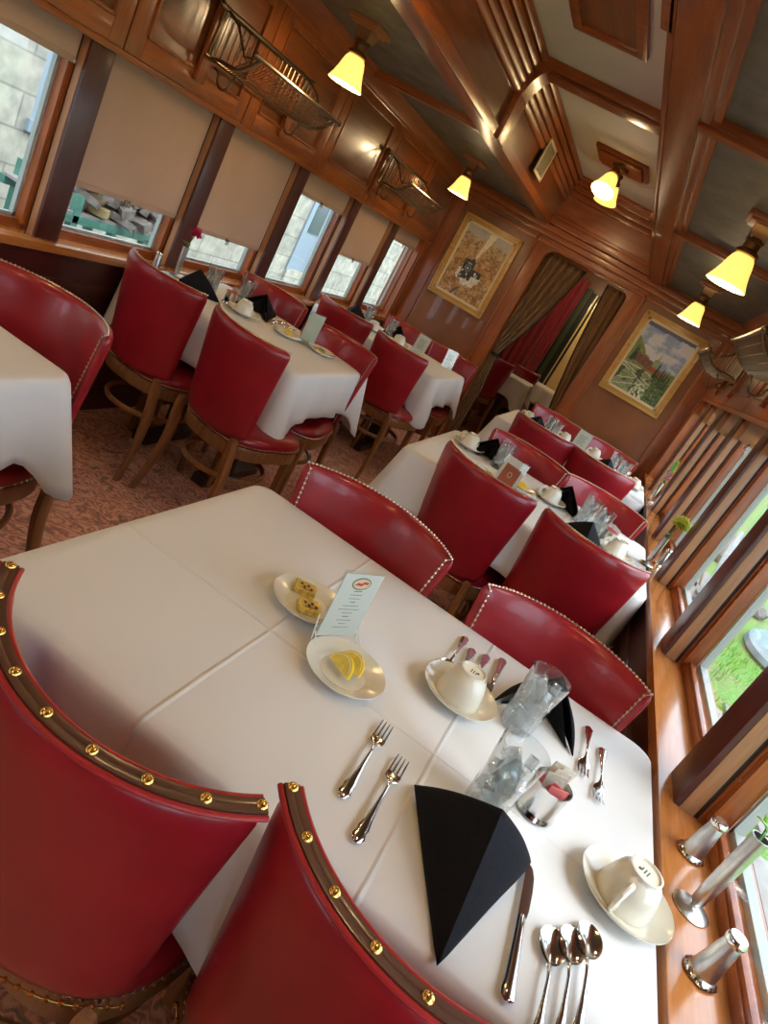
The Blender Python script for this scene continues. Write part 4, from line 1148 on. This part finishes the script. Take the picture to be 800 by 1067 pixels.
# menu card in a wire stand, leaning back
def menu_card(x, y, deg):
    r = thing('menu_card', 'tall pale menu card in a white wire stand on the near table', 'menu', (x, y, TZ), rad(deg))
    R = Matrix.Rotation(-.07, 4, 'X')
    def tr(b): bmesh.ops.transform(b.bm, matrix=Matrix.Translation((0, -.004, .022)) @ R @ Matrix.Diagonal((.90, 1, .86, 1)), verts=b.bm.verts); return b
    tr(B('mint_paper').bx(-.048, .048, -.0008, .0008, 0, .150)).make('card', r)
    tr(B('acrylic').bx(-.052, .052, .0015, .0035, -.002, .155)).make('acrylic_sleeve', r)
    lg = B('logo_green', 'logo_tan', 'logo_red')
    for i, (a, bb, yy) in enumerate(((.0235, .0145, -.0012), (.0205, .0115, -.0016))):
        lg.m(i).prism([(a*math.cos(t), .128+bb*math.sin(t)) for t in [2*PI*k/28 for k in range(28)]], 'Y', yy, -.0008)
    lg.m(2).prism([(-.017, .124), (-.010, .131), (-.002, .129), (.006, .134), (.017, .132), (.015, .127), (.006, .128), (0, .123), (-.010, .125)], 'Y', -.0019, -.0012)
    tr(lg).make('logo', r)
    tx = B('ink'); rr = random.Random(8)
    for i, (w, hgt) in enumerate(((.020, .0016), (.030, .0010), (.027, .0010), (.013, .0016), (.038, .0010), (.050, .0010), (.026, .0010), (.016, .0016), (.036, .0010), (.017, .0010), (.040, .0010))):
        z = .109-.0088*i; q = -w/2
        while q < w/2:
            l = rr.uniform(.002, .006); tx.bx(q, min(q+l, w/2), -.0012, -.0008, z, z+hgt); q += l+.0012
    tr(tx).make('printed_lines', r)
    w = B('paper')
    for sg in (-1, 1):
        w.tube([(sg*.050, .006, .062), (sg*.050, -.002, .028), (sg*.050, -.012, .0015), (sg*.050, -.040, .0015), (sg*.050, -.006, .03)], .0012, 6)
    w.tube([(-.05, -.040, .0015), (.05, -.040, .0015)], .0012, 6).tube([(-.05, -.002, .028), (.05, -.002, .028)], .0012, 6)
    w.make('wire_stand', r)
    return r
menu_card(-.186, 1.020, 58)
# sugar holder and packets
def sugar_holder(x, y, label):
    r = thing('sugar_holder', label, 'sugar holder', (x, y, TZ), 0, 'silver sugar holders')
    b = B('steel'); b.lathe([(.033, 0), (.035, .003), (.033, .008), (.031, .012), (.031, .055), (.0325, .058), (.0325, .061), (.030, .061), (.0292, .054), (.0292, .013), (.0005, .012)], 40, cap=False); b.make('cup_body', r, weld=.0004)
    return r
def packets(x, y, near=True, tag_='', n=9, start=TZ+.014):
    rr = random.Random(int(abs(x*1000)))
    pink, tan = None, None
    for i in range(n):
        isp = i >= n-3
        yy = y + .021 - .0052*i; xx = x + rr.uniform(-.009, .009)
        src = pink if isp else tan
        if src is None:
            b = B('pink' if isp else 'beige_packet'); b.box((0, 0, .030), (.030, .0028, .056), .0012)
            o = tag(b.make('sugar_packet'), ('pink sweetener packet' if isp else 'beige sugar packet')+' standing in the holder '+tag_, 'sugar packet', ('pink' if isp else 'beige')+' packets '+tag_)
            if isp: pink = o
            else: tan = o
        else:
            o = src.copy(); COL.objects.link(o)
        o.location = (xx, yy, start + (.010 if not isp else -.004) + rr.uniform(-.003, .004)); o.rotation_euler = (rr.uniform(-.22, .12), rr.uniform(-.25, .25), rr.uniform(-.5, .5))
sugar_holder(.245, .985, 'silver holder of sugar packets on the near table'); packets(.245, .985, tag_='on the near table')

# second right table
cup_set(-.455, 3.02, 160, 'at the aisle end of the second right table'); cup_set(-.02, 2.975, 200, 'in the middle of the second right table'); cup_set(.31, 2.78, 190, 'at the window end of the second right table')
glass_set(-.295, 2.99, 'beside the terracotta card on the second right table'); glass_set(.142, 2.94, 'between two napkins on the second right table'); glass_set(.205, 2.86, 'by the sugar holder on the second right table')
nap(-.36, 3.05, 178, 'behind the aisle-end glass on the second right table'); nap(.165, 2.62, 5, 'standing up tall behind the wall-side chair'); nap(.03, 3.03, 178, 'lying dark behind the middle glass of the second right table')
P_PLATE.put((-.285, 2.76, TZ), 0, 'cream plate with butter on the second right table'); P_PLATE.put((-.15, 2.86, TZ), 0, 'cream plate with lemon on the second right table')
butter(-.285, 2.76, TZ+.006, 10, 'gold foil butter pat on the second right table'); lemon(-.15, 2.87, TZ+.012, -20, 'lemon slice on the second right table')
sugar_holder(.262, 2.885, 'silver sugar holder on the second right table'); packets(.262, 2.885, tag_='on the second right table', n=7)
knife(.02, 2.66, 3, 'knife on the second right table'); fork(-.07, 3.1, 170, 'fork on the second right table'); fork(-.03, 3.12, 175, 'second fork on the second right table')
spoon(.33, 2.98, 170, 'spoon at the window end of the second right table')
def desk_card(x, y, deg, label, front='terracotta'):
    r = thing('table_card', label, 'card', (x, y, TZ), rad(deg))
    R = Matrix.Rotation(-.12, 4, 'X')
    def tr(b): bmesh.ops.transform(b.bm, matrix=R, verts=b.bm.verts); return b
    tr(B('paper').bx(-.050, .050, -.001, .001, .002, .135)).make('card', r)
    if front:
        p = B('terracotta', 'logo_tan', 'logo_red'); p.bx(-.036, .036, -.0018, -.0010, .022, .104)
        p.m(1).prism([(.011*math.cos(t), .066+.014*math.sin(t)) for t in [2*PI*k/20 for k in range(20)]], 'Y', -.0024, -.0017)
        p.m(2).prism([(.005*math.cos(t), .066+.007*math.sin(t)) for t in [2*PI*k/12 for k in range(12)]], 'Y', -.0028, -.0023)
        tr(p).make('printed_panel', r)
    else:
        p = B('ink')
        for i in range(7): p.bx(-.03, .03-.006*(i % 3), -.0016, -.001, .10-.011*i, .1025-.011*i)
        tr(p).make('printed_lines', r)
    tr(B('acrylic').bx(-.054, .054, -.004, -.0025, 0, .14)).make('acrylic_stand', r)
    B('acrylic').bx(-.054, .054, -.03, .03, 0, .003).make('stand_foot', r)
    return r
desk_card(-.205, 2.70, -12, 'card with terracotta panel and cream emblem on the second right table')
# farthest right table
cup_set(-.47, 4.80, 160, 'at the aisle end of the farthest right table'); cup_set(-.18, 4.86, 200, 'left of the card on the farthest right table'); cup_set(.05, 4.98, 200, 'right of the card on the farthest right table'); cup_set(.37, 4.72, 200, 'at the window end of the farthest right table')
glass_set(-.31, 4.77, 'at the aisle end of the farthest right table'); glass_set(-.26, 4.68, 'second from the aisle on the farthest right table'); glass_set(.19, 4.90, 'by the window end of the farthest right table'); glass_set(.26, 4.76, 'nearest the window on the farthest right table')
nap(-.38, 4.60, 3, 'at the aisle end of the farthest right table'); nap(.15, 4.60, 3, 'by the wall on the farthest right table')
desk_card(-.075, 4.95, -5, 'small white card standing on the farthest right table', None)
sugar_holder(.30, 4.93, 'silver sugar holder on the farthest right table'); packets(.30, 4.93, tag_='on the farthest right table', n=5)
# second left table (local right/left mirrored)
nap(-1.86, 2.70, -5, 'nearest the window on the second left table'); nap(-1.70, 3.04, 176, 'behind the cup on the second left table')
glass_set(-1.87, 2.83, 'next to the pink flower on the second left table'); glass_set(-1.80, 3.02, 'by the far napkin on the second left table')
cup_set(-1.66, 2.83, 150, 'on the second left table'); sugar_holder(-1.765, 2.86, 'silver sugar holder on the second left table'); packets(-1.765, 2.86, tag_='on the second left table', n=6)
fork(-1.60, 3.08, 175, 'fork beside the far napkin on the second left table'); fork(-1.56, 3.07, 172, 'second fork on the second left table'); knife(-1.63, 3.09, 175, 'knife on the second left table')
P_PLATE.put((-1.475, 2.955, TZ), 0, 'cream plate with lemon on the second left table'); P_PLATE.put((-1.315, 3.04, TZ), 0, 'cream plate with butter on the second left table')
lemon(-1.475, 2.955, TZ+.012, -20, 'lemon slice on the second left table'); butter(-1.315, 3.04, TZ+.006, 10, 'gold foil butter pat on the second left table')
def clear_card(x, y, deg, label):
    r = thing('table_card', label, 'card', (x, y, TZ), rad(deg)); B('acrylic').bx(-.05, .05, -.002, .002, 0, .16).make('acrylic_stand', r)
    B('mint_paper').bx(-.046, .046, .0025, .0035, .003, .155).make('card', r); B('acrylic').bx(-.05, .05, -.03, .03, 0, .003).make('stand_foot', r); return r
clear_card(-1.40, 3.03, 62, 'card seen edge-on in a clear stand on the second left table')
# farthest left table
nap(-1.90, 4.62, 0, 'on the farthest left table near the window'); nap(-1.62, 4.86, 178, 'behind the white things on the farthest left table')
glass_set(-1.83, 4.72, 'near the window on the farthest left table'); glass_set(-1.66, 4.80, 'in the middle of the farthest left table')
cup_set(-1.72, 4.62, 150, 'in front on the farthest left table'); cup_set(-1.52, 4.68, 150, 'right of the others on the farthest left table')
desk_card(-1.42, 4.86, 0, 'white card on the farthest left table', None); desk_card(-1.20, 4.98, 50, 'white card standing by the aisle-side far left chair', None)

# ------------------------------------------------------------ sill things
def shaker(x, y, z, label, h=1):
    r = thing('table_shaker', label, 'shaker', (x, y, z), 0, 'silver shakers')
    b = B('pewter'); b.lathe([(.0005, 0), (.022, 0), (.0255, .003), (.0235, .007), (.0195, .011), (.0175, .030), (.0145, .060), (.0128, .075), (.0005, .0755)], 36, cap=False); b.make('body', r, weld=.0004)
    B('steel').lathe([(.022, .0005), (.0262, .0035), (.024, .0075), (.0200, .0105)], 12, cap=False, flute=.03).make('base_rim', r)
    B('steel').lathe([(.0135, .0755), (.0148, .078), (.0148, .084), (.0125, .088), (.0005, .0885)], 28).make('cap', r)
    return r
shaker(.533, 1.158, SILL, 'silver shaker on the right sill, farther one beside the window post'); shaker(.528, .895, SILL, 'silver shaker on the right sill, nearest one at the bottom right')
def bud_vase(x, y, z, label, mat='pewter', h=.17):
    r = thing('bud_vase', label, 'vase', (x, y, z), 0, 'slender bud vases')
    B(mat).lathe([(.0005, 0), (.030, 0), (.031, .002), (.028, .004), (.010, .007), (.0005, .008)], 36, cap=False).make('base_disc', r)
    B(mat).lathe([(.0045, .004), (.0045, .012), (.0105, .020), (.0125, .05), (.0135, h-.02), (.0145, h), (.0125, h), (.011, h-.02), (.009, .03), (.0005, .025)], 28, cap=False).make('tube', r, weld=.0003)
    return r
def flower(x, y, z, label, kind, h=.20, lean=(0, 0)):
    r = thing('cut_flower', label, 'flower', (x, y, z), 0)
    top = Vector((lean[0], lean[1], h))
    B('stem').tube([(0, 0, -.10), (0, 0, -.0), top*.5+Vector((lean[0]*-.2, 0, 0)), top], .0025, 6).make('stem', r)
    rr = random.Random(int(h*1000)+len(label))
    def petals(mat, n, R, zlo, zhi, w, sub='petals'):
        b = B(mat)
        for i in range(n):
            a = i*2.39996; q = (i+.5)/n; el = zlo+(zhi-zlo)*q; L = R*(.8+.3*rr.random())
            d = Vector((math.cos(a)*math.cos(el), math.sin(a)*math.cos(el), math.sin(el))); sd_ = Vector((-math.sin(a), math.cos(a), 0)); up = d.cross(sd_)
            c = top
            for s0, s1 in ((0, 1),):
                p = [c + sd_*0, c + d*L*.4 + sd_*w + up*.002, c + d*L*.8 + sd_*w*.8, c + d*L + up*-.003, c + d*L*.8 - sd_*w*.8, c + d*L*.4 - sd_*w + up*.002]
                b.face(p)
        o = b.make(sub, r, recalc=False); m_ = o.modifiers.new('t', 'SOLIDIFY'); m_.thickness = .0012
    if kind == 'lime': petals('petal_lime', 110, .047, -.25, 1.35, .006)
    elif kind == 'pink': petals('petal_pink', 60, .032, -.6, 1.3, .007)
    elif kind == 'snap':
        b = B('petal_mauve'); 
        for i in range(10): b.ico((rr.uniform(-.018, .018), rr.uniform(-.018, .018), .03+.008*i), .009, 1, (1, 1, .8))
        b.make('blossoms', r)
        b = B('leaf')
        for i in range(34):
            a = i*2.4; z = h*.45 + h*.6*i/34; L = .04*(1-.5*i/34)
            d = Vector((math.cos(a), math.sin(a), 1.1)).normalized(); sd_ = Vector((-math.sin(a), math.cos(a), 0))
            c = Vector((0, 0, z)); b.face([c, c+d*L*.5+sd_*.006, c+d*L, c+d*L*.5-sd_*.006])
        o = b.make('leaves', r, recalc=False); m_ = o.modifiers.new('t', 'SOLIDIFY'); m_.thickness = .0012
    b = B('leaf')
    for i in range(4):
        a = i*1.7; d = Vector((math.cos(a), math.sin(a), .5)).normalized(); sd_ = Vector((-math.sin(a), math.cos(a), 0)); c = Vector((0, 0, .01+.006*i))
        b.face([c, c+d*.018+sd_*.007, c+d*.034+Vector((0, 0, -.004)), c+d*.018-sd_*.007])
    o = b.make('foliage', r, recalc=False); m_ = o.modifiers.new('t', 'SOLIDIFY'); m_.thickness = .0012
    return r
bud_vase(.523, 1.018, SILL, 'silver bud vase standing between the two shakers on the right sill')
flower(.523, 1.018, SILL+.165, 'lime green mum at the right photo edge above the near vase', 'lime', .10, (.045, .10))
bud_vase(.462, 2.955, SILL+.002, 'silver bud vase on the sill by the second right table', h=.14)
flower(.462, 2.955, SILL+.132, 'bright lime green mum over the second right table', 'lime', .075, (.02, .02))
shaker(.520, 3.06, SILL, 'small shaker behind the middle vase on the right sill')
bud_vase(.50, 4.62, SILL, 'bud vase on the sill by the farthest right table', h=.14)
flower(.50, 4.62, SILL+.13, 'green leafy spray with mauve buds in the farthest right vase', 'snap', .16)
shaker(-2.025, 2.62, TZ, 'white-looking silver shaker at the window end of the second left table')
bud_vase(-2.015, 2.76, TZ, 'bud vase with a flared foot on the second left table', h=.14)
flower(-2.015, 2.76, TZ+.13, 'magenta flower above the second left table', 'pink', .085, (.01, .02))

# ------------------------------------------------------------ outside
struct(B('grass').bx(.9, 60, -8, 110, -1.1, -1.0).make('ground'), 'lawn outside the right windows')
struct(B('paving').bx(-14, -2.3, -8, 40, -.5, -.35).make('ground.001'), 'pale paving outside the left windows')
t = thing('board_walkway', 'pale plank walkway crossing the lawn below the right window', 'walkway', (0, 0, -1.0))
for i in range(12):
    b = B('plank'); b.box((1.9+i*.155, 4.1, .03), (.15, 1.35, .05), .006); b.make('plank', t)
# stone building
sw = B('limestone'); sw.bx(-6.0, -5.5, -4, 4.93, -.4, 4.2).bx(-6.0, -5.5, 5.75, 9.75, -.4, 4.2).bx(-6.0, -5.5, 11.2, 26, -.4, 4.2)
sw.bx(-6.0, -5.5, 4.93, 5.75, -.4, .62).bx(-6.0, -5.5, 4.93, 5.75, 2.1, 4.2).bx(-6.0, -5.5, 9.75, 11.2, 2.4, 4.2).bx(-6.0, -5.5, 9.75, 10.02, -.4, 2.4).bx(-6.0, -5.5, 10.95, 11.2, -.4, 2.4).bx(-6.0, -5.46, 10.02, 10.95, -.4, .12)
bl = thing('stone_building', 'pale limestone block building outside the left windows', 'building', (0, 0, 0))
sw.make('wall', bl)
def bwin(y0, y1, z0, z1):
    f = B('blue_white'); f.bx(-5.62, -5.5, y0, y0+.07, z0, z1).bx(-5.62, -5.5, y1-.07, y1, z0, z1).bx(-5.62, -5.46, y0-.03, y1+.03, z0-.08, z0+.02).bx(-5.62, -5.5, y0, y1, z1-.07, z1).bx(-5.6, -5.53, y0, y1, (z0+z1)/2-.03, (z0+z1)/2+.03).bx(-5.6, -5.54, (y0+y1)/2-.015, (y0+y1)/2+.015, z0, z1)
    w = f.make('window', bl); B('dark_glass').bx(-5.66, -5.62, y0, y1, z0, z1).make('pane', w)
bwin(4.93, 5.75, .70, 2.1)
d = B('blue_white'); d.bx(-5.66, -5.58, 10.05, 10.9, .1, 2.4).bx(-5.6, -5.47, 10.0, 10.12, .1, 2.45).bx(-5.6, -5.47, 10.85, 10.97, .1, 2.45)
dw = d.make('door', bl); B('dark_glass').bx(-5.59, -5.56, 10.3, 10.68, .75, 1.5).make('pane', dw)
# firewood rack
rk = thing('firewood_rack', 'green-painted rack of firewood outside the second left window', 'rack', (-4.0, 4.6, -.35))
g = B('green_paint')
g.bx(-.03, .03, -.60, .62, .70, .76, .004); g.bx(-.60, -.54, -.60, .62, .70, .76, .004)
g.make('top_beam', rk)
for y in (-.46, .32, .60):
    for x in (0, -.57): B('green_paint').bx(x-.03, x+.03, y-.03, y+.03, 0, .90 if y == -.46 else .72, .004).make('post', rk)
B('plank').bx(-.58, .02, -.6, .62, .76, .78).make('shelf', rk)
rr = random.Random(5); lg = None
for i in range(42):
    src = None
    y = -.36 + .11*(i % 9) + rr.uniform(-.03, .03); z = .82 + .085*(i//9); x = -.12+rr.uniform(-.09, .06)
    b = B('yellow_log' if i in (1, 10) else 'log')
    L = rr.uniform(.28, .42); R = Matrix.Rotation(rr.uniform(-.5, .5), 3, 'X') @ Matrix.Rotation(rr.uniform(-.5, .5)+PI/2*(i % 2), 3, 'Z')
    w = rr.uniform(.07, .10); b.box((0, 0, 0), (w, L, w*.8), .006, rot=R)
    o = b.make('firewood_log'); o.location = (-4.0+x, 4.6+y, -.35+z)
    if i in (1, 10): tag(o, 'fresh yellow split log %s' % ('at the left end of the bottom row' if i == 1 else 'at the left of the second row'), 'log', 'firewood on the green rack')
    else: tag(o, 'grey split firewood log heaped on the green rack', 'log', 'firewood on the green rack')
b = B('tarp'); b.grid(24, 16, lambda u, v: Vector((-5.3+1.2*u, 4.0+1.6*v, -.34+.12*math.sin(PI*u)*math.sin(PI*v)**.6+.04*noise.noise(Vector((u*9, v*9, 1))))))
o = b.make('blue_tarp'); tag(o, 'crumpled blue tarp on the ground under the firewood rack', 'tarp')
o = B('red_plastic').lathe([(.0005, 0), (.14, 0), (.17, .62), (.155, .62), (.13, .02), (.0005, .02)], 24, cap=False).make('red_barrel', weld=.001); o.location = (-3.75, 3.92, -.35); tag(o, 'red barrel beside the firewood rack', 'barrel')
# lawn things
o = B('slab').lathe([(.001, 0), (1.0, 0), (1.05, .05), (1.0, .12), (.001, .12)], 36, sx=.55).make('round_slab'); o.location = (3.85, 10.3, -1.0); o.rotation_euler = (0, 0, -.3); tag(o, 'large flat blue-grey stone slab on the lawn', 'slab')
o = B('red_plastic').ball((0, 0, .06), .09, 12, 8).make('red_ball'); o.location = (4.0, 9.9, -.88); tag(o, 'small red ball lying on the blue-grey slab', 'ball')
def stone(x, y, r, lb, sc=(1, 1, .6), g=None, m='stone'):
    o = B(m).ico((0, 0, r*.3), r, 3, sc, .25).make('garden_stone'); o.location = (x, y, -1.0); tag(o, lb, 'stone', g)
stone(3.55, 15.2, .55, 'grey boulder pile on the lawn, farthest'); stone(4.3, 17.2, .5, 'grey boulder behind the farthest pile')
stone(2.2, 6.9, .16, 'small rock by the weathered planks'); stone(3.65, 12.2, .28, 'white-grey rock above the slab')
rr = random.Random(12)
for i in range(7):
    x, y = 2.0+i*.10+rr.uniform(-.04, .04), 6.2+rr.uniform(-.5, .5)
    o = B('plank').box((0, 0, .03), (.09, 1.6, .05), .005).make('loose_board'); o.location = (x, y, -1.0+.03*(i % 2)); o.rotation_euler = (0, 0, rr.uniform(-.15, .15))
    tag(o, 'weathered grey board lying in the grass near the car', 'board', 'weathered boards in the grass')
for i in range(6):
    x, y = 2.2+i*.13, 11.0+rr.uniform(-.6, .6)
    o = B('plank').box((0, 0, .05), (.14, 2.2, .10), .01).make('railway_tie'); o.location = (x, y, -1.0+.05*(i % 2)); o.rotation_euler = (0, 0, rr.uniform(-.2, .2))
    tag(o, 'grey timber lying on the lawn past the slab', 'timber', 'grey timbers past the slab')
o = B('birch').tube([(0, 0, 0), (.12, .9, .15), (.4, 2.6, .35), (.9, 5, .5)], [.10, .09, .07, .05], 10).make('pale_branch'); o.location = (2.45, 9.6, -.74); tag(o, 'long pale fallen branch on the lawn', 'branch')
# grass tufts close to the car
tb = B('leaf'); rr = random.Random(3)
for i in range(2600):
    x, y = rr.uniform(1.5, 3.4), rr.uniform(4.9, 10); 
    if noise.noise(Vector((x*1.2, y*1.2, 0))) < -.05: continue
    a = rr.uniform(0, 6.28); h = rr.uniform(.05, .13); c = Vector((x, y, -1.0)); s_ = Vector((math.cos(a), math.sin(a), 0))*.008
    tb.face([c-s_, c+s_, c+Vector((rr.uniform(-.04, .04), rr.uniform(-.04, .04), h))])
o = tb.make('grass_tufts', recalc=False); tag(o, 'tufts of long grass on the lawn beside the car', 'grass', kind='stuff')

# ------------------------------------------------------------ light
w = bpy.data.worlds.new('World'); scn.world = w; w.use_nodes = True
bg = w.node_tree.nodes['Background']; bg.inputs[0].default_value = (.70, .85, 1.0, 1); bg.inputs[1].default_value = 5.6
su = bpy.data.lights.new('sun', 'SUN'); su.energy = 2.0; su.angle = .5; su.color = (1, .95, .86)
so = bpy.data.objects.new('sun', su); so.rotation_euler = (rad(35), rad(18), rad(60)); COL.objects.link(so)

# ------------------------------------------------------------ camera
cam = bpy.data.cameras.new('camera'); co = bpy.data.objects.new('camera', cam); COL.objects.link(co)
cam.sensor_fit = 'VERTICAL'; cam.sensor_height = 24.0; cam.lens = 24*702.69/1067; cam.clip_start = .02; cam.clip_end = 300
Rm = Matrix(((0.811758, -0.550230, 0.195692), (0.349252, 0.188833, -0.917805), (0.468050, 0.813381, 0.345455)))
co.matrix_world = Matrix.Translation((0, 0, 1.4)) @ Rm.to_4x4()
scn.camera = co
scn.cycles.transparent_max_bounces = 40
vs = scn.view_settings; vs.view_transform = 'Standard'; vs.look = 'None'; vs.gamma = 1; vs.use_curve_mapping = False; vs.exposure = -0.13
